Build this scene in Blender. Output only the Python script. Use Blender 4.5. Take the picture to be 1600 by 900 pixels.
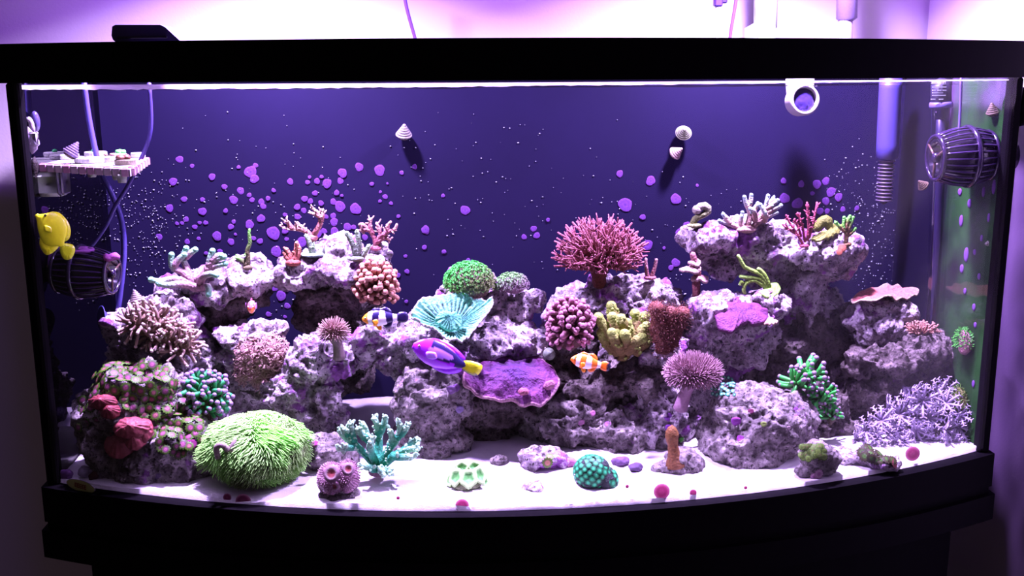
import bpy, math, random
import numpy as np
from mathutils import Vector, Matrix, Quaternion

for _o in list(bpy.data.objects):
    bpy.data.objects.remove(_o, do_unlink=True)
COL = bpy.context.scene.collection
SC = bpy.context.scene
R = random.Random(7)
NR = np.random.default_rng(7)
PI = math.pi

# ------------------------------------------------------------------ camera
CAM = np.array([-.1233, -1.229, .4913])
YAW, PIT, ROL, FPX = .0774, .2025, -.0057, 1579.2
FW = np.array([math.sin(YAW) * math.cos(PIT), math.cos(YAW) * math.cos(PIT), -math.sin(PIT)])
_r0 = np.array([math.cos(YAW), -math.sin(YAW), 0.])
_u0 = np.cross(_r0, FW)
RT = math.cos(ROL) * _r0 + math.sin(ROL) * _u0
UP = math.cos(ROL) * _u0 - math.sin(ROL) * _r0
cam_d = bpy.data.cameras.new('camera')
cam_d.sensor_width = 36.0
cam_d.lens = 36.0 * FPX / 1600.0
cam_d.clip_start = .01
cam_o = bpy.data.objects.new('camera', cam_d)
COL.objects.link(cam_o)
cam_o.matrix_world = Matrix(((RT[0], UP[0], -FW[0], CAM[0]), (RT[1], UP[1], -FW[1], CAM[1]), (RT[2], UP[2], -FW[2], CAM[2]), (0, 0, 0, 1)))
SC.camera = cam_o

# ------------------------------------------------------------------ world, lamps, exposure
SC.view_settings.view_transform = 'Standard'
SC.view_settings.look = 'None'
SC.view_settings.gamma = 1.0
SC.view_settings.use_curve_mapping = False
SC.view_settings.exposure = 0.0
LT = np.array([.84, .64, 1.0])          # tint of the reef lamps
W = bpy.data.worlds.new('room_ambience')
SC.world = W
W.use_nodes = True
W.node_tree.nodes['Background'].inputs[0].default_value = (.42, .30, .36, 1)
W.node_tree.nodes['Background'].inputs[1].default_value = .10

LAMPS = [(-.33, .10, .83), (.34, .11, .83)]
def lamp_light(loc, power, size, col, spread):
    d = bpy.data.lights.new('reef_lamp_light', 'AREA')
    d.shape = 'DISK'
    d.size = size
    d.energy = power
    d.color = col
    d.spread = spread
    o = bpy.data.objects.new('reef_lamp_light', d)
    o.location = loc
    COL.objects.link(o)
for lx, ly, lz in LAMPS:
    lamp_light((lx, ly, lz - .032), 30.0, .06, (.735, .55, 1.0), math.radians(137))
    lamp_light((lx, ly, lz - .034), 12.5, .10, (.36, .11, 1.0), math.radians(172))

# ------------------------------------------------------------------ pixel helpers (each object still gets its own depth)
def ray(px, py):
    d = FW + RT * ((px - 800) / FPX) + UP * ((450 - py) / FPX)
    return d
def at(px, py, Y):
    d = ray(px, py)
    return CAM + d * ((Y - CAM[1]) / d[1])
def G(px, py, z=.004):
    d = ray(px, py)
    return CAM + d * ((z - CAM[2]) / d[2])
def project(P):
    P = np.asarray(P, float) - CAM
    z = P @ FW
    return np.stack([800 + FPX * (P @ RT) / z, 450 - FPX * (P @ UP) / z, z], -1)
def mpp(p):
    return float((np.asarray(p) - CAM) @ FW) / FPX
V = lambda *a: np.array(a, float)
def unit(a):
    a = np.asarray(a, float)
    return a / (np.linalg.norm(a) + 1e-12)

# ------------------------------------------------------------------ numpy noise
def _h(x, y, z, s):
    n = (x * 374761393 + y * 668265263 + z * 1274126177 + s * 974711) & 0xffffffff
    n = ((n ^ (n >> 13)) * 1274126177) & 0xffffffff
    return ((n ^ (n >> 16)) & 0xffffff) / float(0xffffff)
def vnoise(P, s=0):
    I = np.floor(P).astype(np.int64)
    f = P - I
    u = f * f * (3 - 2 * f)
    r = 0
    for a in (0, 1):
        for b in (0, 1):
            for c in (0, 1):
                w = (u[:, 0] if a else 1 - u[:, 0]) * (u[:, 1] if b else 1 - u[:, 1]) * (u[:, 2] if c else 1 - u[:, 2])
                r = r + w * _h(I[:, 0] + a, I[:, 1] + b, I[:, 2] + c, s)
    return r * 2 - 1
def fbm(P, o=3, s=0):
    r, a = 0, 1.
    for k in range(o):
        r = r + a * vnoise(P * 2 ** k, s + k)
        a *= .5
    return r
def worley(P, s=0):
    I = np.floor(P).astype(np.int64)
    best = np.full(len(P), 9.)
    for a in (-1, 0, 1):
        for b in (-1, 0, 1):
            for c in (-1, 0, 1):
                x, y, z = I[:, 0] + a, I[:, 1] + b, I[:, 2] + c
                q = np.stack([x + _h(x, y, z, s), y + _h(x, y, z, s + 1), z + _h(x, y, z, s + 2)], -1)
                best = np.minimum(best, ((P - q) ** 2).sum(1))
    return np.sqrt(best)

# ------------------------------------------------------------------ colours and materials
def lin(c):
    c = np.asarray(c, float) / 255.
    return np.where(c <= .04045, c / 12.92, ((c + .055) / 1.055) ** 2.4)
def C(r, g, b, k=1.0):
    "own colour of a thing that looks (r, g, b) under the violet-white lamps"
    c = lin((r, g, b))
    c = c * .90 + .10 * c.mean() * np.array([1., .85, 1.15])
    return np.clip(c / LT * .41 * k, .004, .93)
MATS = {}
def nodes(name):
    m = bpy.data.materials.new(name)
    m.use_nodes = True
    nt = m.node_tree
    return m, nt, nt.nodes['Principled BSDF']
def lk(nt, a, b):
    nt.links.new(a, b)
def noise_node(nt, scale, detail=3., rough=.55, coord=None):
    n = nt.nodes.new('ShaderNodeTexNoise')
    n.inputs['Scale'].default_value = scale
    n.inputs['Detail'].default_value = detail
    n.inputs['Roughness'].default_value = rough
    if coord is None:
        coord = nt.nodes.new('ShaderNodeNewGeometry').outputs['Position']
    lk(nt, coord, n.inputs['Vector'])
    return n
def bump_node(nt, src, strength, dist, prev=None):
    b = nt.nodes.new('ShaderNodeBump')
    b.inputs['Strength'].default_value = strength
    b.inputs['Distance'].default_value = dist
    lk(nt, src, b.inputs['Height'])
    if prev is not None:
        lk(nt, prev, b.inputs['Normal'])
    return b.outputs['Normal']
def vmat(name, rough=.55, spec=.35, var=.25, scale=120., bump=.4, bdist=.001, sss=0., metal=0.):
    "living tissue or plastic: own colour per vertex, procedural mottling and fine relief"
    if name in MATS:
        return MATS[name]
    m, nt, p = nodes(name)
    a = nt.nodes.new('ShaderNodeAttribute')
    a.attribute_name = 'Col'
    n = noise_node(nt, scale, 3.)
    hs = nt.nodes.new('ShaderNodeHueSaturation')
    mr = nt.nodes.new('ShaderNodeMapRange')
    mr.inputs['From Min'].default_value, mr.inputs['From Max'].default_value = .3, .7
    mr.inputs['To Min'].default_value, mr.inputs['To Max'].default_value = 1 - var, 1 + var * .6
    lk(nt, n.outputs['Fac'], mr.inputs['Value'])
    lk(nt, mr.outputs['Result'], hs.inputs['Value'])
    lk(nt, a.outputs['Color'], hs.inputs['Color'])
    lk(nt, hs.outputs['Color'], p.inputs['Base Color'])
    p.inputs['Roughness'].default_value = rough
    p.inputs['Specular IOR Level'].default_value = spec
    p.inputs['Metallic'].default_value = metal
    if bump:
        lk(nt, bump_node(nt, n.outputs['Fac'], bump, bdist), p.inputs['Normal'])
    if sss:
        p.inputs['Subsurface Weight'].default_value = sss
        p.inputs['Subsurface Radius'].default_value = (.004, .003, .004)
        p.inputs['Subsurface Scale'].default_value = 1.
    MATS[name] = m
    return m
def rock_mat(name, c0, c1, c2, cor, amt):
    "live rock: two greys, dark speckle by its own noise, patches of purple coralline crust"
    m, nt, p = nodes(name)
    g = nt.nodes.new('ShaderNodeNewGeometry').outputs['Position']
    def ramp(src, lo, hi):
        r = nt.nodes.new('ShaderNodeMapRange')
        r.inputs['From Min'].default_value, r.inputs['From Max'].default_value = lo, hi
        lk(nt, src, r.inputs['Value'])
        return r.outputs['Result']
    def mix(f, a, b):
        x = nt.nodes.new('ShaderNodeMix')
        x.data_type = 'RGBA'
        lk(nt, f, x.inputs['Factor'])
        for s, q in ((x.inputs['A'], a), (x.inputs['B'], b)):
            if isinstance(q, (tuple, list, np.ndarray)):
                s.default_value = (*q, 1)
            else:
                lk(nt, q, s)
        return x.outputs['Result']
    n1 = noise_node(nt, 38, 6., .65, g)
    n2 = noise_node(nt, 210, 6., .68, g)
    n3 = noise_node(nt, 24, 4., .6, g)
    vo = nt.nodes.new('ShaderNodeTexVoronoi')
    vo.inputs['Scale'].default_value = 140
    lk(nt, g, vo.inputs['Vector'])
    x = mix(ramp(n1.outputs['Fac'], .40, .60), tuple(c0), tuple(c1))
    x = mix(ramp(n2.outputs['Fac'], .54, .62), x, tuple(c2))
    ad = nt.nodes.new('ShaderNodeMath')
    ad.operation = 'ADD'
    lk(nt, n3.outputs['Fac'], ad.inputs[0])
    ad2 = nt.nodes.new('ShaderNodeMath')
    ad2.operation = 'MULTIPLY'
    ad2.inputs[1].default_value = .25
    lk(nt, n2.outputs['Fac'], ad2.inputs[0])
    lk(nt, ad2.outputs[0], ad.inputs[1])
    x = mix(ramp(ad.outputs[0], .80 - amt, .86 - amt), x, tuple(cor))
    lk(nt, x, p.inputs['Base Color'])
    p.inputs['Roughness'].default_value = .8
    p.inputs['Specular IOR Level'].default_value = .25
    nb = bump_node(nt, n2.outputs['Fac'], 1., .007)
    nb = bump_node(nt, vo.outputs['Distance'], 1., .004, nb)
    lk(nt, nb, p.inputs['Normal'])
    MATS[name] = m
    return m
ROCK = rock_mat('live_rock_lavender', (.16, .12, .15), (.66, .58, .62), (.030, .022, .026), (.27, .085, .33), .115)
ROCKG = rock_mat('live_rock_grey', (.105, .088, .088), (.36, .315, .31), (.03, .022, .024), (.22, .07, .26), .035)
ROCKD = rock_mat('live_rock_dark', (.060, .045, .042), (.19, .155, .15), (.018, .014, .014), (.12, .045, .14), -.01)  # darkest of the rock tones
CORAL = vmat('coral_skin', .65, .2, .35, 330., .9, .0028)
SOFT = vmat('soft_polyp_skin', .5, .22, .2, 300., .5, .001, sss=.12)
SCALE = vmat('fish_skin', .35, .5, .05, 420., .12, .0003)
PLAST = vmat('matt_plastic', .45, .45, .08, 300., .1, .0003)
GLOSS = vmat('shiny_plastic', .16, .6, .05, 200., .04, .0003)
SHELL = vmat('shell_lime', .6, .3, .35, 300., .5, .0008)
CRUST = vmat('coralline_crust', .85, .1, .22, 400., .4, .0004)
HAIR = vmat('polyp_hair', .5, .3, .1, 200., 0)

# ------------------------------------------------------------------ mesh builder
_ico = {}
def ico(sub):
    if sub in _ico:
        return _ico[sub]
    t = (1 + 5 ** .5) / 2
    v = [(-1, t, 0), (1, t, 0), (-1, -t, 0), (1, -t, 0), (0, -1, t), (0, 1, t), (0, -1, -t), (0, 1, -t), (t, 0, -1), (t, 0, 1), (-t, 0, -1), (-t, 0, 1)]
    f = [(0, 11, 5), (0, 5, 1), (0, 1, 7), (0, 7, 10), (0, 10, 11), (1, 5, 9), (5, 11, 4), (11, 10, 2), (10, 7, 6), (7, 1, 8), (3, 9, 4), (3, 4, 2), (3, 2, 6), (3, 6, 8), (3, 8, 9), (4, 9, 5), (2, 4, 11), (6, 2, 10), (8, 6, 7), (9, 8, 1)]
    v = [unit(a) for a in v]
    for _ in range(sub):
        c, nf = {}, []
        def mid(a, b):
            k = (min(a, b), max(a, b))
            if k not in c:
                c[k] = len(v)
                v.append(unit(v[a] + v[b]))
            return c[k]
        for a, b, d in f:
            x, y, z = mid(a, b), mid(b, d), mid(d, a)
            nf += [(a, x, z), (b, y, x), (d, z, y), (x, y, z)]
        f = nf
    _ico[sub] = (np.array(v), f)
    return _ico[sub]
def frame(d, ref=None):
    d = unit(d)
    ref = V(0, 0, 1) if ref is None else np.asarray(ref, float)
    if abs(d @ unit(ref)) > .95:
        ref = V(1, 0, 0) if abs(d[0]) < .9 else V(0, 1, 0)
    a = unit(np.cross(ref, d))
    return a, np.cross(d, a)
def spline(pts, n):
    "Catmull-Rom through pts, n samples"
    P = np.asarray(pts, float)
    if len(P) == 2:
        t = np.linspace(0, 1, n)[:, None]
        return P[0] * (1 - t) + P[1] * t
    Q = np.vstack([2 * P[0] - P[1], P, 2 * P[-1] - P[-2]])
    out = []
    for t in np.linspace(0, len(P) - 1, n):
        i = min(int(t), len(P) - 2)
        u = t - i
        a, b, c, d = Q[i], Q[i + 1], Q[i + 2], Q[i + 3]
        out.append(.5 * (2 * b + (c - a) * u + (2 * a - 5 * b + 4 * c - d) * u * u + (3 * b - 3 * c + d - a) * u ** 3))
    return np.array(out)
def loop_spline(pts, n):
    P = np.asarray(pts, float)
    m = len(P)
    out = []
    for t in np.linspace(0, m, n, endpoint=False):
        i = int(t)
        u = t - i
        a, b, c, d = P[(i - 1) % m], P[i % m], P[(i + 1) % m], P[(i + 2) % m]
        out.append(.5 * (2 * b + (c - a) * u + (2 * a - 5 * b + 4 * c - d) * u * u + (3 * b - 3 * c + d - a) * u ** 3))
    return np.array(out)
class MB:
    def __init__(s):
        s.v, s.f, s.c, s.n = [], [], [], 0
    def add(s, v, f, c):
        v = np.asarray(v, float)
        c = np.asarray(c, float)
        if c.ndim == 1:
            c = np.tile(c, (len(v), 1))
        s.v.append(v)
        s.c.append(c)
        n = s.n
        s.f += [tuple(i + n for i in q) for q in f]
        s.n += len(v)
        return s
    def tube(s, pts, rad, col, n=6, rough=0., cap=True):
        P = np.asarray(pts, float)
        k = len(P)
        rad = np.full(k, rad, float) if np.isscalar(rad) else np.interp(np.linspace(0, 1, k), np.linspace(0, 1, len(rad)), rad)
        col = np.asarray(col, float)
        if col.ndim == 1:
            col = np.tile(col, (k, 1))
        elif len(col) != k:
            t, u = np.linspace(0, 1, k), np.linspace(0, 1, len(col))
            col = np.stack([np.interp(t, u, col[:, j]) for j in range(3)], 1)
        T = np.gradient(P, axis=0)
        a, b = frame(T[0])
        vs, cs = [], []
        for i in range(k):
            d = unit(T[i])
            a = unit(a - d * (a @ d))
            b = np.cross(d, a)
            for j in range(n):
                th = 2 * PI * j / n
                r = rad[i] * (1 + (R.uniform(-rough, rough) if rough else 0))
                vs.append(P[i] + (a * math.cos(th) + b * math.sin(th)) * r)
                cs.append(col[i])
        f = [(i * n + j, i * n + (j + 1) % n, (i + 1) * n + (j + 1) % n, (i + 1) * n + j) for i in range(k - 1) for j in range(n)]
        if cap:
            vs += [P[0] - unit(T[0]) * rad[0] * .5, P[-1] + unit(T[-1]) * rad[-1] * .7]
            cs += [col[0], col[-1]]
            m = k * n
            f += [(m, (j + 1) % n, j) for j in range(n)] + [(m + 1, (k - 1) * n + j, (k - 1) * n + (j + 1) % n) for j in range(n)]
        return s.add(vs, f, cs)
    def blob(s, c, r, col, sub=2, axes=None, noise=0., freq=60., seed=0):
        v, f = ico(sub)
        r = np.asarray(r, float) * np.ones(3)
        w = v * r
        if axes is not None:
            w = w @ np.asarray(axes)
        w = w + np.asarray(c)
        if noise:
            w = w + v * (fbm(w * freq, 2, seed) * noise)[:, None]
        if callable(col):
            col = col(w, v)
        return s.add(w, f, col)
    def lathe(s, o, ax, prof, col, n=20, caps=True, ref=None):
        "prof: (distance along axis, radius)"
        a, b = frame(ax, ref)
        d = unit(ax)
        k = len(prof)
        col = np.asarray(col, float)
        vs, cs = [], []
        for i, (t, r) in enumerate(prof):
            for j in range(n):
                th = 2 * PI * j / n
                vs.append(np.asarray(o) + d * t + (a * math.cos(th) + b * math.sin(th)) * r)
                cs.append(col if col.ndim == 1 else col[i])
        f = [(i * n + j, i * n + (j + 1) % n, (i + 1) * n + (j + 1) % n, (i + 1) * n + j) for i in range(k - 1) for j in range(n)]
        if caps:
            f += [tuple(range(n))[::-1], tuple((k - 1) * n + j for j in range(n))]
        return s.add(vs, f, cs)
    def box(s, c, h, col, axes=None, bev=0.):
        h = np.asarray(h, float)
        b = min(bev, .45 * h.min())
        vs = []
        for sx in (-1, 1):
            for sy in (-1, 1):
                for sz in (-1, 1):
                    q = V(sx, sy, sz)
                    for k in range(3):
                        w = q * (h - b)
                        w[k] = q[k] * h[k]
                        vs.append(w)
        def I(sx, sy, sz, k):
            return (((sx > 0) * 2 + (sy > 0)) * 2 + (sz > 0)) * 3 + k
        f = []
        for k in range(3):
            for sg in (-1, 1):
                u, w = (k + 1) % 3, (k + 2) % 3
                q = []
                for su, sw in ((-1, -1), (1, -1), (1, 1), (-1, 1)):
                    t = [0, 0, 0]
                    t[k], t[u], t[w] = sg, su, sw
                    q.append(I(*t, k))
                f.append(tuple(q if sg > 0 else q[::-1]))
        if b > 0:
            for k in range(3):
                u, w = (k + 1) % 3, (k + 2) % 3
                for su in (-1, 1):
                    for sw in (-1, 1):
                        t0, t1 = [0] * 3, [0] * 3
                        t0[k], t0[u], t0[w] = -1, su, sw
                        t1[k], t1[u], t1[w] = 1, su, sw
                        q = (I(*t0, u), I(*t1, u), I(*t1, w), I(*t0, w))
                        f.append(q if su * sw > 0 else q[::-1])
            for sx in (-1, 1):
                for sy in (-1, 1):
                    for sz in (-1, 1):
                        q = tuple(I(sx, sy, sz, k) for k in range(3))
                        f.append(q if sx * sy * sz > 0 else q[::-1])
        else:
            pass
        vs = np.array(vs)
        if axes is not None:
            vs = vs @ np.asarray(axes)
        return s.add(vs + np.asarray(c), f, col)
    def prism(s, poly, z0, z1, col, hole=None):
        "poly: xy outline; hole: inner outline with as many points"
        n = len(poly)
        if hole is None:
            vs = [(x, y, z0) for x, y in poly] + [(x, y, z1) for x, y in poly]
            f = [tuple(range(n))[::-1], tuple(range(n, 2 * n))] + [(i, (i + 1) % n, n + (i + 1) % n, n + i) for i in range(n)]
        else:
            vs = [(x, y, z) for P, z in ((poly, z0), (poly, z1), (hole, z0), (hole, z1)) for x, y in P]
            f = []
            for i in range(n):
                j = (i + 1) % n
                f += [(i, j, n + j, n + i), (2 * n + j, 2 * n + i, 3 * n + i, 3 * n + j), (n + i, n + j, 3 * n + j, 3 * n + i), (j, i, 2 * n + i, 2 * n + j)]
        return s.add(vs, f, col)
    def mesh(s, name, origin, smooth=True):
        me = bpy.data.meshes.new(name)
        v = np.vstack(s.v) - np.asarray(origin)
        me.from_pydata(v.tolist(), [], s.f)
        c = np.ones((len(v), 4), np.float32)
        c[:, :3] = np.vstack(s.c)
        a = me.color_attributes.new('Col', 'FLOAT_COLOR', 'POINT')
        a.data.foreach_set('color', c.ravel())
        me.polygons.foreach_set('use_smooth', [bool(smooth)] * len(me.polygons))
        me.update()
        return me
def link(name, data, parent=None, loc=(0, 0, 0)):
    o = bpy.data.objects.new(name, data)
    COL.objects.link(o)
    o.location = loc
    if parent is not None:
        o.parent = parent
    return o
LABELS = {}
def tag(o, label, cat, group=None, kind=None):
    o['label'] = label
    o['category'] = cat
    if group:
        o['group'] = group
    if kind:
        o['kind'] = kind
    return o
class T:
    "a thing: an Empty at its base, its parts below it"
    def __init__(s, name, label, cat, base, group=None, kind=None):
        s.b = np.asarray(base, float)
        s.o = link(name, None, None, tuple(s.b))
        s.o.empty_display_size = .02
        tag(s.o, label, cat, group, kind)
    def part(s, name, mb, mat=None, parent=None, smooth=True, label=None, kind=None):
        if not mb.v:
            return None
        me = mb.mesh(name, s.b, smooth)
        me.materials.append(mat or CORAL)
        o = link(name, me, parent or s.o)
        if label:
            o['label'] = label
        if kind:
            o['kind'] = kind
        return o
    def inst(s, name, me, pos, axis, scale=1., spin=None, parent=None):
        "a part that shares its mesh (modelled along +z) with its like"
        o = link(name, me, parent or s.o)
        q = Vector(axis).to_track_quat('Z', 'Y') @ Quaternion((0, 0, 1), R.uniform(0, 6.28) if spin is None else spin)
        o.rotation_mode = 'QUATERNION'
        o.rotation_quaternion = q
        o.location = Vector(np.asarray(pos) - s.b)
        o.scale = (scale,) * 3 if np.isscalar(scale) else tuple(scale)
        return o
def solo(name, label, cat, base, mb, mat=None, smooth=True, group=None, kind=None):
    me = mb.mesh(name, base, smooth)
    me.materials.append(mat or CORAL)
    o = link(name, me, None, tuple(np.asarray(base, float)))
    return tag(o, label, cat, group, kind)
def shared(name, mb, mat, smooth=True):
    me = mb.mesh(name, (0, 0, 0), smooth)
    me.materials.append(mat)
    return me

# ================================================================== the room
HW, BOW, TH, YB = .61, .1407, .4914, .30
def struct(name, mb, mat, base=(0, 0, 0), label=None):
    me = mb.mesh(name, base, False)
    me.materials.append(mat)
    o = link(name, me, None, base)
    o['kind'] = 'structure'
    if label:
        o['label'] = label
    return o
def wall_mat():
    m, nt, p = nodes('wall_paint')
    n = noise_node(nt, 260, 3.)
    n2 = noise_node(nt, 2.5, 2.)
    r = nt.nodes.new('ShaderNodeMix')
    r.data_type = 'RGBA'
    r.inputs['A'].default_value = (.56, .52, .52, 1)
    r.inputs['B'].default_value = (.60, .57, .56, 1)
    lk(nt, n2.outputs['Fac'], r.inputs['Factor'])
    lk(nt, r.outputs['Result'], p.inputs['Base Color'])
    p.inputs['Roughness'].default_value = .85
    lk(nt, bump_node(nt, n.outputs['Fac'], .25, .001), p.inputs['Normal'])
    return m
WALL = wall_mat()
YW, XW = .46, .705
struct('wall_back', MB().box((-.9, YW + .05, .5), (1.7, .05, 1.35), V(.7, .7, .7)), WALL, label='pale painted wall behind the fish tank')
struct('wall_right', MB().box((XW + .05, -.75, .5), (.05, 1.2, 1.35), V(.7, .7, .7)), WALL, label='pale painted wall beside the right end of the tank')
fm, fnt, fp = nodes('floor_boards')
fn = noise_node(fnt, 30, 4.)
fr = fnt.nodes.new('ShaderNodeMix')
fr.data_type = 'RGBA'
fr.inputs['A'].default_value, fr.inputs['B'].default_value = (.05, .03, .025, 1), (.09, .06, .05, 1)
lk(fnt, fn.outputs['Fac'], fr.inputs['Factor'])
lk(fnt, fr.outputs['Result'], fp.inputs['Base Color'])
struct('floor', MB().box((-.9, -.75, -.87), (1.7, 1.25, .03), V(.1, .1, .1)), fm, label='dark floor under the aquarium stand')

# ================================================================== the tank
def arc(off, n=48, hw=HW):
    xs = np.linspace(-hw - off, hw + off, n)
    return [(x, -BOW * (1 - (x / (hw + off)) ** 2) - off) for x in xs]
def outline(off, back=None, n=48):
    a = arc(off, n)
    yb = (YB + off) if back is None else back
    return a + [(HW + off, yb * .5), (HW + off, yb), (0, yb), (-HW - off, yb), (-HW - off, yb * .5)]
BLACK = V(.0024, .0018, .0030)
blackm = vmat('black_moulding', .65, .03, .2, 90., .15, .0006)
def glass_mat(name, tint, gl, film=None, filmcol=None, base=0., glcol=(1, 1, 1), patch=None):
    m = bpy.data.materials.new(name)
    m.use_nodes = True
    nt = m.node_tree
    nt.nodes.remove(nt.nodes['Principled BSDF'])
    out = nt.nodes['Material Output']
    tr = nt.nodes.new('ShaderNodeBsdfTransparent')
    tr.inputs[0].default_value = (*tint, 1)
    g = nt.nodes.new('ShaderNodeBsdfGlossy')
    g.inputs['Roughness'].default_value = .02
    g.inputs[0].default_value = (*glcol, 1)
    fr_ = nt.nodes.new('ShaderNodeFresnel')
    fr_.inputs[0].default_value = 1.33
    bf = nt.nodes.new('ShaderNodeMath')      # same reflectance on the way out as on the way in
    bf.operation = 'MULTIPLY_ADD'
    bf.inputs[1].default_value = 1 / 1.33 - 1.33
    bf.inputs[2].default_value = 1.33
    lk(nt, nt.nodes.new('ShaderNodeNewGeometry').outputs['Backfacing'], bf.inputs[0])
    lk(nt, bf.outputs[0], fr_.inputs[0])
    mu = nt.nodes.new('ShaderNodeMath')
    mu.operation = 'MULTIPLY_ADD'
    mu.inputs[1].default_value = gl
    mu.inputs[2].default_value = base
    lk(nt, fr_.outputs[0], mu.inputs[0])
    mx = nt.nodes.new('ShaderNodeMixShader')
    lk(nt, mu.outputs[0], mx.inputs[0])
    lk(nt, tr.outputs[0], mx.inputs[1])
    lk(nt, g.outputs[0], mx.inputs[2])
    last = mx.outputs[0]
    if film:
        n = noise_node(nt, film[0], 5., .6)
        r = nt.nodes.new('ShaderNodeMapRange')
        r.inputs['From Min'].default_value, r.inputs['From Max'].default_value = film[1], film[2]
        r.inputs['To Min'].default_value, r.inputs['To Max'].default_value = film[3], film[4]
        lk(nt, n.outputs['Fac'], r.inputs['Value'])
        d = nt.nodes.new('ShaderNodeBsdfDiffuse')
        d.inputs[0].default_value = (*filmcol, 1)
        m2 = nt.nodes.new('ShaderNodeMixShader')
        fac = r.outputs['Result']
        if patch:                       # the film grows only on the front stretch of the pane
            sp = nt.nodes.new('ShaderNodeSeparateXYZ')
            lk(nt, nt.nodes.new('ShaderNodeNewGeometry').outputs['Position'], sp.inputs[0])
            r2 = nt.nodes.new('ShaderNodeMapRange')
            r2.inputs['From Min'].default_value, r2.inputs['From Max'].default_value = patch[0], patch[1]
            lk(nt, sp.outputs['Y'], r2.inputs['Value'])
            mm = nt.nodes.new('ShaderNodeMath')
            mm.operation = 'MULTIPLY'
            lk(nt, fac, mm.inputs[0])
            lk(nt, r2.outputs['Result'], mm.inputs[1])
            fac = mm.outputs[0]
        lk(nt, fac, m2.inputs[0])
        lk(nt, last, m2.inputs[1])
        lk(nt, d.outputs[0], m2.inputs[2])
        last = m2.outputs[0]
    lk(nt, last, out.inputs['Surface'])
    return m
GLASS = glass_mat('clear_front_glass', (.99, .99, 1.), .5)
SIDE_L = glass_mat('side_glass', (.12, .10, .18), .9)
SIDE_R = glass_mat('side_glass_with_green_algae', (.46, .37, .56), .9, (14, .36, .60, .15, .72), C(52, 92, 52), patch=(.16, .10))
WATER = glass_mat('water_surface', (.97, .98, 1.), .9)
def back_mat():
    m, nt, p = nodes('back_glass_film')
    n = noise_node(nt, 6, 4.)
    x = nt.nodes.new('ShaderNodeMix')
    x.data_type = 'RGBA'
    x.inputs['A'].default_value = (.0027, .0014, .0125, 1)
    x.inputs['B'].default_value = (.0054, .0028, .0235, 1)
    lk(nt, n.outputs['Fac'], x.inputs['Factor'])
    lk(nt, x.outputs['Result'], p.inputs['Base Color'])
    p.inputs['Roughness'].default_value = .7
    p.inputs['Specular IOR Level'].default_value = .1
    return m
BACKM = back_mat()
SHEETM = bpy.data.materials.new('added_dark_sheet')  # sheet added to hide the lit wall seen through the right pane
SHEETM.use_nodes = True
_fn = noise_node(SHEETM.node_tree, 9, 4.)
_fx = SHEETM.node_tree.nodes.new('ShaderNodeMix')
_fx.data_type = 'RGBA'
_fx.inputs['A'].default_value, _fx.inputs['B'].default_value = (.0012, .0007, .005, 1), (.0022, .0012, .009, 1)
lk(SHEETM.node_tree, _fn.outputs['Fac'], _fx.inputs['Factor'])
lk(SHEETM.node_tree, _fx.outputs['Result'], SHEETM.node_tree.nodes['Principled BSDF'].inputs['Base Color'])
SHEETM.node_tree.nodes['Principled BSDF'].inputs['Roughness'].default_value = .6
SHEETM.node_tree.nodes['Principled BSDF'].inputs['Specular IOR Level'].default_value = .1
tank = T('aquarium', 'bow front glass aquarium with black rim filled with a coral reef', 'aquarium', (0, 0, -.046))
RIM = .0437
tank.part('top_rim', MB().prism(outline(.0065, YB + .014), TH, TH + RIM, BLACK, outline(-.010, YB - .010)), blackm, smooth=False, label='black plastic rim round the top of the tank')
tank.part('bottom_rim', MB().prism(outline(.0065, YB + .014), -.046, 0, BLACK, outline(-.012, YB - .012)), blackm, smooth=False, label='black plastic rim round the bottom of the tank')
tank.part('base_pane', MB().prism(outline(-.002), -.030, -.022, V(.1, .1, .1)), blackm, smooth=False)
a0, a1 = arc(-.001), arc(-.009)
front = tank.part('front_pane', MB().prism(a0 + a1[::-1], -.02, TH + .01, V(1, 1, 1)), GLASS, smooth=False, label='clear curved front glass')
left_pane = tank.part('left_pane', MB().box((-HW + .005, YB / 2 + .006, TH / 2 - .005), (.004, YB / 2 - .008, TH / 2 + .015), V(1, 1, 1)), SIDE_L, smooth=False)
right_pane = tank.part('right_pane', MB().box((HW - .005, YB / 2 + .006, TH / 2 - .005), (.004, YB / 2 - .008, TH / 2 + .015), V(1, 1, 1)), SIDE_R, smooth=False, label='side glass coated with green algae film')
back_pane = tank.part('back_pane', MB().box((0, YB - .003, TH / 2 - .005), (HW - .002, .004, TH / 2 + .015), V(1, 1, 1)), BACKM, smooth=False, label='dark indigo back glass dotted with coralline patches')
tank.part('dark_view_blocker', MB().box((HW - .0098, .225, TH / 2 - .005), (.0006, .070, TH / 2 + .010), V(1, 1, 1)), SHEETM, right_pane, smooth=False, label='added dark sheet blocking the view through the rear of the side glass')
for sx in (-1, 1):
    tank.part('corner_seal', MB().box((sx * (HW - .006), .006, TH / 2), (.0075, .008, TH / 2), BLACK, bev=.002), blackm, smooth=False)
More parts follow.
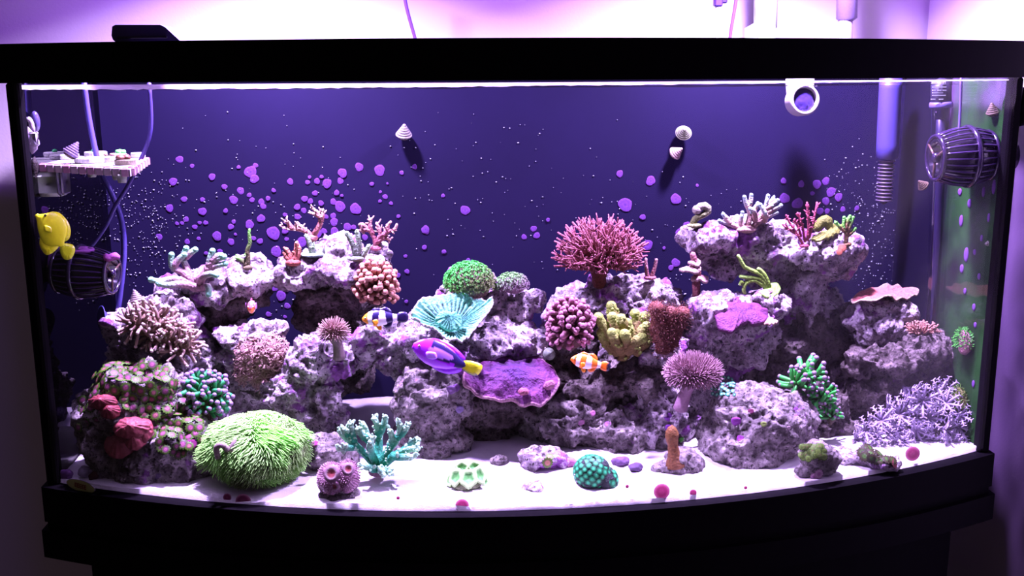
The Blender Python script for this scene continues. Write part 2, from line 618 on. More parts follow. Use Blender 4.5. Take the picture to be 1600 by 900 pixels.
# pale strip added inside the front glass to imitate the water line's bright light
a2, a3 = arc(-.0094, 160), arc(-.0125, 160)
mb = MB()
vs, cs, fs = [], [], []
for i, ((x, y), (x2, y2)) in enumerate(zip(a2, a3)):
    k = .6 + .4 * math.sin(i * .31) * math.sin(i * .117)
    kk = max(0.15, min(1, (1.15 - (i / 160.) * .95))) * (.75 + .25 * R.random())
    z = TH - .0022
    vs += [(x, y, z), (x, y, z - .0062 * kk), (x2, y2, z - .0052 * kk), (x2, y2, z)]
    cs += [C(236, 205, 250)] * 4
for i in range(159):
    for j in range(4):
        fs.append((i * 4 + j, i * 4 + (j + 1) % 4, i * 4 + 4 + (j + 1) % 4, i * 4 + 4 + j))
mb.add(vs, fs, cs)
sm_, snt, sp_ = nodes('highlight_strip')
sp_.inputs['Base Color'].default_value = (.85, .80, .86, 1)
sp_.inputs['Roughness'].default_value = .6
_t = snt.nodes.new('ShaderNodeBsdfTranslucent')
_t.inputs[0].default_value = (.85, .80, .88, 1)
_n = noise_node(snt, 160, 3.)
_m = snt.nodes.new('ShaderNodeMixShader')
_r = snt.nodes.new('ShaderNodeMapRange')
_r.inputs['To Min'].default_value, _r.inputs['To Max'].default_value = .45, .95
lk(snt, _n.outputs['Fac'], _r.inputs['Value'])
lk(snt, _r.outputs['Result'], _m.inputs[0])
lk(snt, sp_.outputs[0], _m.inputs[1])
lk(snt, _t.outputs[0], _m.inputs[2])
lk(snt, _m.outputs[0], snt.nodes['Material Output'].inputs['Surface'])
tank.part('waterline_highlight', mb, sm_, front, label='pale strip imitating the bright light along the water line')
# water surface
nx, ny = 90, 34
vs, fs = [], []
for j in range(ny):
    for i in range(nx):
        x = -HW + .011 + (2 * HW - .022) * i / (nx - 1)
        yf = -BOW * (1 - (x / HW) ** 2) + .0095
        vs.append((x, yf + (YB - .009 - yf) * j / (ny - 1), 0))
vs = np.array(vs)
vs[:, 2] = .4835 + .0008 * fbm(vs * V(26, 40, 1), 2, 5)
fs = [(j * nx + i, j * nx + i + 1, (j + 1) * nx + i + 1, (j + 1) * nx + i) for j in range(ny - 1) for i in range(nx - 1)]
wsurf = solo('water_surface', 'thin rippled water surface just under the black top rim', 'water', (0, 0, .4835), MB().add(vs, fs, V(1, 1, 1)), WATER, kind='stuff')

# sand bed
def sand_mat():
    m, nt, p = nodes('aragonite_sand')
    n = noise_node(nt, 900, 2.)
    n2 = noise_node(nt, 30, 5., .7)
    x = nt.nodes.new('ShaderNodeMix')
    x.data_type = 'RGBA'
    x.inputs['A'].default_value = (.43, .40, .43, 1)
    x.inputs['B'].default_value = (.60, .58, .58, 1)
    lk(nt, n2.outputs['Fac'], x.inputs['Factor'])
    lk(nt, x.outputs['Result'], p.inputs['Base Color'])
    p.inputs['Roughness'].default_value = .9
    nb = bump_node(nt, n2.outputs['Fac'], .5, .004)
    lk(nt, bump_node(nt, n.outputs['Fac'], .6, .0008, nb), p.inputs['Normal'])
    return m
nx, ny = 200, 60
vs = []
for j in range(ny):
    for i in range(nx):
        x = -HW + .0105 + (2 * HW - .021) * i / (nx - 1)
        yf = -BOW * (1 - (x / HW) ** 2) + .0105
        t = (j / (ny - 1)) ** 1.3
        vs.append((x, yf + (YB - .0085 - yf) * t, 0))
vs = np.array(vs)
vs[:, 2] = .0055 + .0032 * fbm(vs * 14, 3, 3) + .0008 * fbm(vs * 70, 2, 8)
vs[:, 2] = np.maximum(vs[:, 2], .0008)
fs = [(j * nx + i, j * nx + i + 1, (j + 1) * nx + i + 1, (j + 1) * nx + i) for j in range(ny - 1) for i in range(nx - 1)]
bot = vs.copy()
bot[:, 2] = -.0215
m_ = len(vs)
allv = np.vstack([vs, bot])
edge = [i for i in range(nx)] + [j * nx + nx - 1 for j in range(1, ny)] + [(ny - 1) * nx + i for i in range(nx - 2, -1, -1)] + [j * nx for j in range(ny - 2, 0, -1)]
for k in range(len(edge)):
    a, b = edge[k], edge[(k + 1) % len(edge)]
    fs.append((b, a, a + m_, b + m_))
solo('sand_bed', 'white aragonite sand covering the tank bottom', 'sand', (0, 0, 0), MB().add(allv, fs, V(.8, .8, .8)), sand_mat(), kind='stuff')

# stand
stand = T('aquarium_stand', 'black wooden cabinet stand carrying the bow front tank', 'stand', (0, 0, -.84))
stand.part('base_moulding', MB().prism(outline(.010, YB + .014), -.092, -.056, BLACK), blackm, smooth=False)
stand.part('top_moulding', MB().prism(outline(.004, YB + .014), -.056, -.0465, BLACK * 1.2), blackm, smooth=False)
_hw = HW
def body_outline():
    xs = np.linspace(-HW + .045, HW - .045, 30)
    return [(x, -(BOW - .012) * (1 - (x / HW) ** 2) + .012) for x in xs] + [(HW - .045, YB), (-HW + .045, YB)]
stand.part('cabinet_body', MB().prism(body_outline(), -.84, -.092, BLACK), blackm, smooth=False)

# ================================================================== live rock
RV, RN, RP, RK, RO = [], [], [], [], []
def rock(label, Y, lumps, mat=None, amp=1., vox=.0025, seed=0, name='live_rock', group='live rocks of the reef', cat='rock'):
    v0, f0 = ico(2)
    vs, fs, n = [], [], 0
    for L in lumps:
        px, py, rx, ry = L[:4]
        dY = L[4] if len(L) > 4 else 0.
        c = at(px, py, Y + dY)
        u = mpp(c)
        rY = L[5] if len(L) > 5 and L[5] else (rx + ry) * .45 * u
        w = v0 * V(rx * u, rY, ry * u)
        if len(L) > 6:
            t = math.radians(L[6])
            x, z = w[:, 0] * math.cos(t) + w[:, 2] * math.sin(t), -w[:, 0] * math.sin(t) + w[:, 2] * math.cos(t)
            w[:, 0], w[:, 2] = x, z
        vs.append(w + c)
        fs += [(a + n, b + n, d + n) for a, b, d in f0]
        n += len(v0)
    me = bpy.data.meshes.new('lump')
    me.from_pydata(np.vstack(vs).tolist(), [], fs)
    o = bpy.data.objects.new('lump', me)
    COL.objects.link(o)
    md = o.modifiers.new('r', 'REMESH')
    md.mode = 'VOXEL'
    md.voxel_size = vox
    sm = o.modifiers.new('s', 'SMOOTH')
    sm.iterations = 8
    dg = bpy.context.evaluated_depsgraph_get()
    dg.update()
    ev = bpy.data.meshes.new_from_object(o.evaluated_get(dg))
    bpy.data.objects.remove(o)
    k = len(ev.vertices)
    P = np.empty(k * 3, np.float32)
    ev.vertices.foreach_get('co', P)
    P = P.reshape(-1, 3).astype(float)
    N = np.empty(k * 3, np.float32)
    ev.vertex_normals.foreach_get('vector', N)
    N = N.reshape(-1, 3).astype(float)
    S = seed * 17.3
    d = .0085 * fbm(P * 17 + S, 2, seed) + .0085 * (1 - 2.2 * np.abs(vnoise(P * 34 + S, seed + 3))) + .0050 * fbm(P * 85 + S, 2, seed + 6)
    d = d + .0026 * (1 - 2.4 * np.abs(vnoise(P * 160 + S, seed + 9)))
    w = worley(P * 62 + S, seed)
    d = d - .0085 * np.clip(.45 - w, 0, 1) / .45
    w2 = worley(P * 140 + S, seed + 4)
    d = d - .0036 * np.clip(.45 - w2, 0, 1) / .45
    P = P + N * (d * amp)[:, None] - V(0, 0, 0)
    P[:, 2] = np.maximum(P[:, 2], -.018)
    base = V(P[:, 0].mean(), P[:, 1].mean(), P[:, 2].min())
    ev.vertices.foreach_set('co', (P - base).astype(np.float32).ravel())
    ev.polygons.foreach_set('use_smooth', [True] * len(ev.polygons))
    ev.update()
    ev.vertex_normals.foreach_get('vector', NN := np.empty(k * 3, np.float32))
    ev.name = name
    ev.materials.clear()
    ev.materials.append(mat or ROCK)
    ob = link(name, ev, None, tuple(base))
    tag(ob, label, cat, group)
    RO.append(ob)
    RV.append(P)
    RN.append(NN.reshape(-1, 3).astype(float))
    RP.append(project(P))
    RK.append(np.full(k, len(RK)))
    return len(RK) - 1
def surf(px, py, rad=6, keep=None, Y=None, dz=0.):
    "front-most rock surface seen at a pixel"
    best, bp, bn = 1e9, None, None
    for i, Q in enumerate(RP):
        if keep is not None and i not in keep:
            continue
        s = (np.abs(Q[:, 0] - px) < rad) & (np.abs(Q[:, 1] - py) < rad)
        if s.any():
            j = np.where(s)[0][np.argmin(Q[s, 2])]
            if Q[j, 2] < best:
                best, bp, bn = Q[j, 2], RV[i][j], RN[i][j]
    if bp is None:
        if rad < 40 and Y is None:
            return surf(px, py, rad + 8, keep, Y)
        return at(px, py, Y if Y is not None else .12), V(0, -.5, .86)
    return bp.copy(), bn.copy()
def scatter(keys, poly, n, dmin, facing=.0):
    "spread-out surface points of given rocks inside a pixel polygon, facing the viewer or up"
    poly = np.asarray(poly, float)
    out = []
    for k in keys:
        Q, P, N = RP[k], RV[k], RN[k]
        x, y = Q[:, 0], Q[:, 1]
        ins = np.zeros(len(x), bool)
        m = len(poly)
        for i in range(m):
            (x1, y1), (x2, y2) = poly[i], poly[(i + 1) % m]
            c = ((y1 > y) != (y2 > y)) & (x < (x2 - x1) * (y - y1) / (y2 - y1 + 1e-9) + x1)
            ins ^= c
        d = (P - CAM)
        d = d / np.linalg.norm(d, axis=1)[:, None]
        ok = ins & (-(N * d).sum(1) > facing)
        out += [(P[j], N[j], Q[j]) for j in np.where(ok)[0]]
    R.shuffle(out)
    got = []
    for p, nn, q in out:
        if all((p - g[0]) @ (p - g[0]) > dmin * dmin for g in got):
            got.append((p, nn, q))
            if len(got) >= n:
                break
    return got

k_zoarock = rock('rough rock at the left end covered in pink and green zoanthids', .035, [(215, 625, 75, 55, 0, .05), (250, 690, 75, 62, -.005, .05), (185, 690, 55, 55, 0, .045), (150, 650, 30, 45, .01), (290, 715, 45, 38, -.015, .035), (225, 735, 80, 28, -.01, .04), (200, 595, 45, 30, .01)], ROCKG, seed=1)
k_leatherrock = rock('dark rock under the brown finger leather coral on the left', .12, [(245, 500, 55, 38, 0, .04), (200, 515, 32, 35, 0), (245, 555, 70, 45, .01, .05), (240, 610, 75, 50, .02, .05), (290, 560, 35, 40, .02), (250, 475, 25, 18, .01)], ROCK, seed=2)
k_leftshelf = rock('overhanging rock shelf with the green tipped antler coral', .175, [(385, 435, 38, 22, 0, .04), (330, 445, 60, 24, .0, .045), (270, 445, 26, 16, -.01), (400, 415, 18, 12, .005)], ROCK, seed=3)
k_leftdark = rock('dark rock mass under the antler coral shelf', .185, [(345, 475, 68, 34, .005, .042), (320, 515, 60, 40, .02, .04), (330, 560, 60, 60, .03, .04), (330, 630, 70, 60, .02, .05), (375, 462, 45, 22, .0, .04)], ROCKD, seed=33)
k_xeniarock = rock('knobbly rock holding the fluffy pink xenia', .135, [(390, 525, 42, 26, 0, .035), (365, 555, 26, 40, 0), (400, 575, 45, 50, .01, .04), (390, 620, 55, 45, .01, .04), (430, 520, 18, 14, 0), (330, 570, 25, 35, .02)], ROCK, seed=4)
k_midshelf = rock('mushroom shaped rock shelf crowded with small coral frags', .185, [(525, 415, 82, 26, 0, .06), (470, 430, 36, 18, -.01, .04), (535, 395, 50, 20, .005, .04), (585, 400, 30, 20, 0)], ROCK, seed=5)
k_middark = rock('dark column rock under the crowded coral frag shelf', .195, [(530, 452, 66, 34, .0, .05), (535, 495, 55, 38, .015, .045), (530, 560, 55, 60, .035, .045), (490, 490, 22, 28, .01), (485, 455, 28, 24, 0)], ROCKD, seed=35)
k_archleft = rock('slanting rock forming the left leg of the arch', .10, [(480, 565, 50, 32, 0, .04, -35), (520, 560, 42, 30, 0, .04), (450, 610, 42, 36, -.01, .04), (505, 620, 34, 38, 0, .035), (522, 645, 24, 40, -.01, .03), (480, 645, 60, 26, 0, .04), (545, 540, 30, 20, .01), (445, 640, 34, 22, -.02)], ROCK, seed=6)
k_archtop = rock('pale crusted rock bridging the top of the arch', .115, [(600, 530, 48, 24, 0, .035), (645, 535, 36, 26, -.005, .035), (625, 550, 38, 18, .005, .035), (660, 572, 32, 24, 0, .035), (690, 545, 40, 34, .015, .035), (570, 540, 28, 20, .0)], ROCK, seed=7)
k_pillar = rock('grey pitted pillar rock at the right leg of the arch', .075, [(668, 640, 50, 55, 0, .045), (672, 690, 60, 42, -.005, .05), (660, 600, 40, 34, .01, .04), (690, 620, 44, 40, 0, .04), (640, 715, 40, 20, -.01)], ROCKG, seed=8, amp=.75)
k_topcentre = rock('bright topped rock block carrying the green star polyps', .165, [(790, 470, 52, 28, 0, .045), (740, 450, 40, 26, .01, .04), (820, 470, 28, 20, 0), (760, 495, 50, 22, .005, .04), (720, 480, 40, 30, .02)], ROCK, seed=9)
k_midcentre = rock('jagged pale rock between the teal cup coral and the purple plate', .105, [(770, 540, 60, 26, 0, .04), (800, 530, 48, 22, .005, .04), (740, 560, 52, 30, .0, .04), (815, 550, 34, 22, 0), (760, 515, 38, 14, .01)], ROCK, seed=10)
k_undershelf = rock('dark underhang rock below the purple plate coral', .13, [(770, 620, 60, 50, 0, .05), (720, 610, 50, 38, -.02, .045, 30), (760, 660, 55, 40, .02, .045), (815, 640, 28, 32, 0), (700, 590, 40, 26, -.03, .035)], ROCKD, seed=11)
k_base1 = rock('long pitted rock lying on the sand below the clownfish cave', .095, [(890, 660, 66, 44, 0, .05), (950, 675, 66, 38, -.01, .05), (1000, 680, 60, 34, -.015, .045), (850, 665, 34, 38, .01, .04), (900, 640, 44, 24, -.005, .04), (1040, 690, 34, 26, -.01)], ROCKG, seed=12)
k_base2 = rock('speckled rock below the large toadstool coral', .105, [(1030, 640, 52, 46, -.01, .045), (1010, 660, 50, 44, -.01, .045), (1060, 600, 46, 46, .01, .045), (1030, 560, 44, 44, .02, .04), (1080, 650, 40, 48, .01, .04), (1020, 520, 40, 40, .03)], ROCK, seed=13)
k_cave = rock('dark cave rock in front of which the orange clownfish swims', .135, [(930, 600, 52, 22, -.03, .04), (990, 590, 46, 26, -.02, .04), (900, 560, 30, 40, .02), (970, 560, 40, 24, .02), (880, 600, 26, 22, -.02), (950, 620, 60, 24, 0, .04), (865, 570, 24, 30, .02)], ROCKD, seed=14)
k_nestrock = rock('rock knoll under the big pink birdnest coral', .17, [(960, 470, 62, 30, 0, .045), (1025, 470, 42, 30, .0, .04), (930, 470, 30, 32, 0), (990, 510, 66, 40, .005, .045), (900, 500, 40, 50, .02), (960, 550, 70, 40, .02, .045), (1000, 450, 34, 16, .0)], ROCK, seed=15)
k_purplerock = rock('rock crowned by the purple encrusting coral', .15, [(1110, 495, 42, 32, 0, .04), (1155, 500, 48, 34, .0, .045), (1095, 530, 32, 36, .0), (1150, 540, 60, 34, .02, .045), (1190, 520, 30, 40, .02), (1120, 475, 36, 14, .0), (1110, 580, 60, 40, .03, .04), (1203, 480, 24, 20, -.005), (1190, 465, 14, 10, -.005)], ROCK, seed=16)
k_topshelf = rock('high cantilevered rock shelf at the upper right', .19, [(1110, 372, 46, 20, 0, .04), (1160, 375, 50, 30, .005, .045), (1130, 405, 42, 26, .01), (1210, 385, 52, 36, .01, .045), (1270, 395, 56, 24, -.01, .045), (1305, 390, 36, 22, -.015), (1315, 405, 22, 22, -.01), (1250, 430, 56, 34, .015, .045), (1260, 470, 58, 40, .025, .04), (1200, 440, 34, 26, .02)], ROCK, seed=17)
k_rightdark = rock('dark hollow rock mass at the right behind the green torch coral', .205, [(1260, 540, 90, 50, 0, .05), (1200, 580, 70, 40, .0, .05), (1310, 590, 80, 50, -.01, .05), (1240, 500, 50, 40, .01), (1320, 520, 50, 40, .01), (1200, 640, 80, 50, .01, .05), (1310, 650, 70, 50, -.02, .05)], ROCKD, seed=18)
k_orangerock = rock('rock step under the orange plate coral', .165, [(1375, 490, 44, 26, 0, .04), (1400, 485, 28, 20, 0), (1350, 505, 28, 30, -.005), (1390, 520, 52, 30, .01, .04)], ROCK, seed=19)
k_rightwhite = rock('pale topped ledge rock at the right end of the reef', .125, [(1385, 560, 52, 22, -.01, .04), (1430, 545, 40, 24, 0, .035), (1460, 550, 24, 22, 0), (1410, 590, 66, 34, .01, .045), (1440, 620, 52, 34, .02, .045), (1370, 620, 60, 40, .02, .045), (1350, 570, 26, 18, -.005), (1400, 660, 70, 40, .03, .05)], ROCKD, seed=20)
k_boulder = rock('large round grey boulder in the right foreground', .02, [(1175, 665, 82, 62, 0, .06), (1165, 690, 70, 46, -.01, .055), (1140, 675, 52, 48, 0, .045), (1225, 665, 46, 50, .015, .045), (1180, 640, 52, 36, .01, .045), (1190, 715, 45, 24, -.005)], ROCKG, seed=21, amp=.75)
k_corner = rock('low rock under the lavender xenia in the right corner', .09, [(1420, 680, 60, 34, 0, .04), (1460, 690, 40, 30, 0), (1370, 680, 44, 30, .01), (1490, 660, 22, 30, .02), (1350, 700, 40, 22, .0)], ROCKG, seed=22)
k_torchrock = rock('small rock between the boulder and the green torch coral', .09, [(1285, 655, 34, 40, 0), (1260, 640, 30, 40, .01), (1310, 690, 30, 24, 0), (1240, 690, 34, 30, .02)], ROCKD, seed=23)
k_fuzzrock = rock('low purple rock beside the fluffy green star polyps', .02, [(500, 705, 42, 24, 0, .035), (470, 715, 40, 20, .01), (530, 710, 26, 18, .01)], ROCKG, seed=24, amp=.7)
k_frag1 = rock('small crusty rock with two orange centred polyps on the sand', G(850, 737)[1] + .015, [(850, 716, 36, 14, 0, .02), (835, 725, 24, 14, 0), (872, 724, 22, 14, 0)], ROCK, seed=25, amp=.55, vox=.002)
k_frag2 = rock('grey rubble rock with a green patch in front of the boulder', G(1275, 748)[1] + .013, [(1290, 720, 20, 24, 0), (1262, 735, 22, 12, 0), (1270, 708, 26, 20, -.003)], ROCKG, seed=26, amp=.5, vox=.002)
k_frag3 = rock('pale rubble rock near the right front glass', G(1370, 738)[1] + .014, [(1375, 725, 26, 14, 0, .016), (1355, 715, 20, 16, .005), (1398, 720, 14, 14, 0), (1325, 715, 22, 14, .02)], ROCK, seed=27, amp=.45, vox=.002)
k_brown = rock('knobby purple rubble at the foot of the brown finger', G(1050, 744)[1] + .015, [(1050, 732, 22, 12, 0), (1075, 725, 22, 16, .005), (1038, 735, 14, 9, 0), (1062, 715, 20, 14, .005)], ROCKG, seed=28, amp=.45, vox=.002)
k_cap = rock('flat pink rubble piece lying on the bright sand', G(830, 768)[1] + .010, [(831, 761, 18, 7, 0, .012), (825, 763, 14, 5, 0, .01)], ROCK, seed=29, amp=.35, vox=.0016)

# ================================================================== corals: builders
def px_path(pts, Y):
    "pixel polyline with optional depth offset -> world points"
    return np.array([at(p[0], p[1], Y + (p[2] if len(p) > 2 else 0)) for p in pts])
def branch(th, path, r0, r1, cb, ct, twigs=0, tl=9., name='branch', rough=.12, n=7, seg=9, blunt=False, mat=None, knob=0):
    "one tapering coral branch with short side twigs; path in world, r in metres"
    P = spline(path, seg)
    u = mpp(P[0])
    mb = MB()
    cols = np.array([cb, cb * .55 + ct * .45, ct]) if np.ndim(cb) else cb
    mb.tube(P, [r0, (r0 + r1) * .5, r1], np.array([cb, cb, cb * .5 + ct * .5, ct]), n, rough)
    if blunt:
        mb.blob(P[-1], r1 * 1.12, ct, 1)
    D = np.gradient(P, axis=0)
    for k in range(twigs):
        t = R.uniform(.3, 1.)
        i = min(seg - 1, int(t * (seg - 1)))
        d = unit(unit(D[i]) * .7 + unit(V(R.gauss(0, 1), R.gauss(0, 1), R.gauss(.3, 1))))
        L = tl * u * R.uniform(.6, 1.2)
        rr = r1 * .9
        mb.tube(spline([P[i], P[i] + d * L * .5, P[i] + d * L + V(0, 0, L * .12)], 4), [rr, rr * .85, rr * .6], np.array([cb * .5 + ct * .5, ct]), 5, rough)
    for k in range(knob):
        i = R.randrange(1, seg)
        d = unit(V(R.gauss(0, 1), R.gauss(0, 1), R.gauss(0, 1)))
        rr = r0 + (r1 - r0) * i / seg
        mb.blob(P[i] + d * rr * .9, rr * .35, ct, 0)
    return th.part(name, mb, mat or CORAL)
def tentacle_mesh(name, cb, ct, tip, bend=.35, r=.16, bulb=.26, seg=6, n=7):
    "unit-high tentacle along z with a bulb at the end"
    mb = MB()
    P = spline([(0, 0, 0), (bend * .2, 0, .5), (bend, 0, .95)], seg)
    mb.tube(P, [r * 1.1, r, r * .95], np.array([cb, ct * .6 + cb * .4, ct]), n)
    mb.blob(P[-1] + V(bend * .1, 0, .06), (bulb, bulb, bulb * .92), tip, 1)
    return shared(name, mb, SOFT)
def fib_dirs(n, zmin=-1.):
    i = np.arange(n) + .5
    z = 1 - (1 - zmin) * i / n
    ph = i * 2.39996
    r = np.sqrt(1 - z * z)
    return np.stack([r * np.cos(ph), r * np.sin(ph), z], 1)
VIEW = -unit(ray(800, 500))
def tentacle_ball(th, c, rad, n, meshes, L, name='tentacle', zmin=-.45, jit=.25, lift=.25, keep_front=-.35):
    "tentacles on an ellipsoid core; only the side that can be seen round about"
    ds = fib_dirs(n, zmin)
    k = 0
    for d in ds:
        if d @ VIEW < keep_front:
            continue
        p = np.asarray(c) + d * rad * .8
        a = unit(d + V(R.gauss(0, jit), R.gauss(0, jit), R.gauss(lift, jit)))
        th.inst(name, meshes[k % len(meshes)], p, a, L * R.uniform(.8, 1.2))
        k += 1
def plate(th, rim, centre, colf, thick=.003, bump=.002, freq=70., dome=0., name='plate', mat=None, nr=16, na=96, ruffle=0., rfreq=14, seed=1, grooves=0, gdepth=0., label=None, single=None):
    "a sheet from a centre point to a closed rim curve (world points), with thickness"
    rim = loop_spline(rim, na)
    c = np.asarray(centre, float)
    E1 = rim - rim.mean(0)
    _, _, vt = np.linalg.svd(E1, full_matrices=False)
    nrm = vt[2]
    if nrm @ (VIEW * .5 + V(0, 0, 1)) < 0:
        nrm = -nrm
    vs, rs, ts = [], [], []
    for i in range(nr + 1):
        r = i / nr
        for j in range(na):
            th_ = 2 * PI * j / na
            p = c * (1 - r) + rim[j] * r
            p = p + nrm * dome * (1 - r * r)
            p = p + nrm * ruffle * r * r * math.sin(th_ * rfreq + 2 * math.sin(th_ * 3))
            vs.append(p)
            rs.append(r)
            ts.append(th_)
    vs, rs, ts = np.array(vs), np.array(rs), np.array(ts)
    h = fbm(vs * freq, 3, seed) * bump
    if grooves:
        h = h + gdepth * np.sin(ts * grooves + 1.5 * fbm(vs * 40, 2, 4)) * np.clip(rs * 3, 0, 1) * (1 - .6 * rs)
    vs = vs + nrm * h[:, None]
    low = vs - nrm * (thick * (1.3 - .5 * rs))[:, None]
    col = colf(rs, ts, vs, h / (bump + gdepth + 1e-9))
    f = []
    m = (nr + 1) * na
    for i in range(nr):
        for j in range(na):
            a, b = i * na + j, i * na + (j + 1) % na
            f.append((a, a + na, b + na, b))
            f.append((b + m, b + na + m, a + na + m, a + m))
    for j in range(na):
        a, b = nr * na + j, nr * na + (j + 1) % na
        f.append((a, a + m, b + m, b))
    mb = MB().add(np.vstack([vs, low]), f, np.vstack([col, col * .8]))
    return th.part(name, mb, mat or CORAL, label=label), vs, rs, nrm
def mixc(a, b, t):
    t = np.clip(np.asarray(t, float), 0, 1)[..., None]
    return np.asarray(a) * (1 - t) + np.asarray(b) * t
def tufts(th, pts, nrms, L, r, cb, ct, name='polyp_tufts', droop=0., jit=.4, seg=4, n=3, label=None, sweep=None, colf=None):
    "hair-fine polyps nobody could count: one part"
    mb = MB()
    for p, nn in zip(pts, nrms):
        d = unit(np.asarray(nn) + V(R.gauss(0, jit), R.gauss(0, jit), R.gauss(0, jit)))
        l = L * R.uniform(.6, 1.25)
        q = np.asarray(p)
        e = q + d * l + V(0, 0, -droop * l)
        if sweep is not None:
            e = e + np.asarray(sweep) * l
        m_ = q + d * l * .55
        cc = (cb, ct) if colf is None else colf(q)
        k = R.uniform(.8, 1.1)
        mb.tube(spline([q, m_, e], seg), [r, r * .9, r * .6], np.clip(np.array([cc[0], cc[1]]) * k, 0, .95), n, 0, False)
    return th.part(name, mb, HAIR, label=label, kind='stuff')
def ell_pts(n, c, rad, zmin=-.4, front=-.3):
    ds = [d for d in fib_dirs(n, zmin) if d @ VIEW > front]
    return [np.asarray(c) + d * rad for d in ds], [unit(d / np.asarray(rad)) for d in ds]

# ------------------------------------------------------------------ zoanthid garden on the left rock
def zoa_mesh(name, cen, mid, ring, rimc, n=12):
    mb = MB()
    prof = [(0, .20, cen * .7), (.22, .26, cen), (.42, .20, mid), (.60, .20, ring), (.80, .16, rimc), (1.0, .10, rimc)]
    vs, cs, fs = [], [], []
    for r, z, c in prof[1:]:
        for j in range(n * 2):
            rr = r * (1.12 if j % 2 == 0 else .86) if r == 1.0 else r
            a = PI * j / n
            vs.append((rr * math.cos(a), rr * math.sin(a), z))
            cs.append(c)
    m = n * 2
    for i in range(len(prof) - 2):
        for j in range(m):
            fs.append((i * m + j, (i + 1) * m + j, (i + 1) * m + (j + 1) % m, i * m + (j + 1) % m))
    vs.append((0, 0, prof[0][1]))
    cs.append(prof[0][2])
    fs += [(len(vs) - 1, j, (j + 1) % m) for j in range(m)]
    mb.add(vs, fs, cs)
    mb.lathe((0, 0, -.5), (0, 0, 1), [(0, .32), (.35, .36), (.58, .8)], rimc * .7, 8, False)
    return shared(name, mb, SOFT)
PINK, DPINK = C(226, 120, 190), C(176, 66, 150)
zv = [zoa_mesh('polyp', C(206, 92, 152), C(150, 56, 130), C(96, 96, 56), C(80, 108, 18)),
      zoa_mesh('polyp', C(186, 80, 150), C(130, 50, 120), C(110, 84, 84), C(62, 88, 16)),
      zoa_mesh('polyp', C(206, 106, 130), C(146, 60, 106), C(96, 104, 50), C(90, 124, 22))]
zo = T('zoanthid_colony', 'spread of pink centred zoanthid polyps with green fringes on left rock', 'coral', surf(220, 640)[0])
for p, nn, q in scatter([k_zoarock], [(138, 600), (165, 570), (205, 555), (262, 580), (305, 640), (325, 695), (280, 712), (240, 700), (236, 655), (205, 640), (160, 612)], 290, .0080, -.05):
    zo.inst('polyp', zv[R.randrange(3)], p + nn * .002, unit(nn + V(0, -.2, .2)), R.uniform(.0054, .0070))
zo2 = T('zoanthid_colony', 'dim cluster of reddish green zoanthids at the far left edge', 'coral', surf(135, 640)[0])
for p, nn, q in scatter([k_zoarock], [(118, 620), (160, 605), (165, 660), (125, 670)], 24, .011, .0):
    zo2.inst('polyp', zv[1], p + nn * .002, nn, R.uniform(.0055, .007))
# red mushroom corals
def mushroom(th, px, py, rx, ry, Y, c0, c1, tilt=0., name='disc'):
    c = at(px, py, Y)
    u = mpp(c)
    rim = [c + V(rx * u * math.cos(a), -abs(ry * u) * .8 * math.sin(a) * -1, ry * u * math.sin(a)) * R.uniform(.97, 1.03) for a in np.linspace(0, 2 * PI, 18, endpoint=False)]
    return plate(th, rim, c + V(0, -.004, .002), lambda r, t, v, h: mixc(c0, c1, r * 1.1 - .1 + .25 * h), .004, .0010, 260, .008, name, SOFT, 14, 72, .0012, 11, seed=R.randrange(99))
mu = T('mushroom_coral', 'cluster of ruffled red mushroom corals low on the zoanthid rock', 'coral', surf(200, 680)[0])
for px, py, rx, ry in ((188, 692, 24, 20), (205, 668, 28, 14), (222, 672, 17, 16), (212, 684, 18, 15)):
    mushroom(mu, px, py, rx, ry, surf(px, py, keep=[k_zoarock])[0][1] - .006, C(196, 84, 112), C(176, 66, 92))
mu2 = T('mushroom_coral', 'dull red mushroom coral in the shaded hollow of the zoanthid rock', 'coral', surf(160, 630)[0])
for px, py, rx, ry in ((160, 628, 22, 10), (172, 642, 16, 10)):
    mushroom(mu2, px, py, rx, ry, surf(px, py, keep=[k_zoarock])[0][1] - .006, C(160, 52, 78), C(150, 52, 76))

# ------------------------------------------------------------------ frogspawn and torch corals
fs_m = [tentacle_mesh('tentacle', C(70, 105, 70), C(50, 184, 126), C(170, 124, 200), b, .25, .275) for b in (.2, .45, .7)]
def frogspawn(label, px, py, rx, ry, Y, n, L, meshes, zmin=-.55, core=C(92, 62, 62), name='frogspawn_coral', stemto=None, keep=-.35):
    c = at(px, py, Y)
    u = mpp(c)
    b = c - V(0, 0, ry * u * 1.1)
    th = T(name, label, 'coral', b)
    rad = V(rx * u, (rx + ry) * .5 * u, ry * u)
    th.part('base', MB().blob(c - V(0, 0, ry * u * .12), rad * V(.8, .8, .86), core, 3, noise=.003, freq=120), CORAL)
    tentacle_ball(th, c, rad * .9, n, meshes, L * u, zmin=zmin, keep_front=keep)
    return th
frogspawn('rounded teal frogspawn coral with lilac tips beside the zoanthid rock', 317, 622, 40, 42, .055, 190, 14, fs_m)
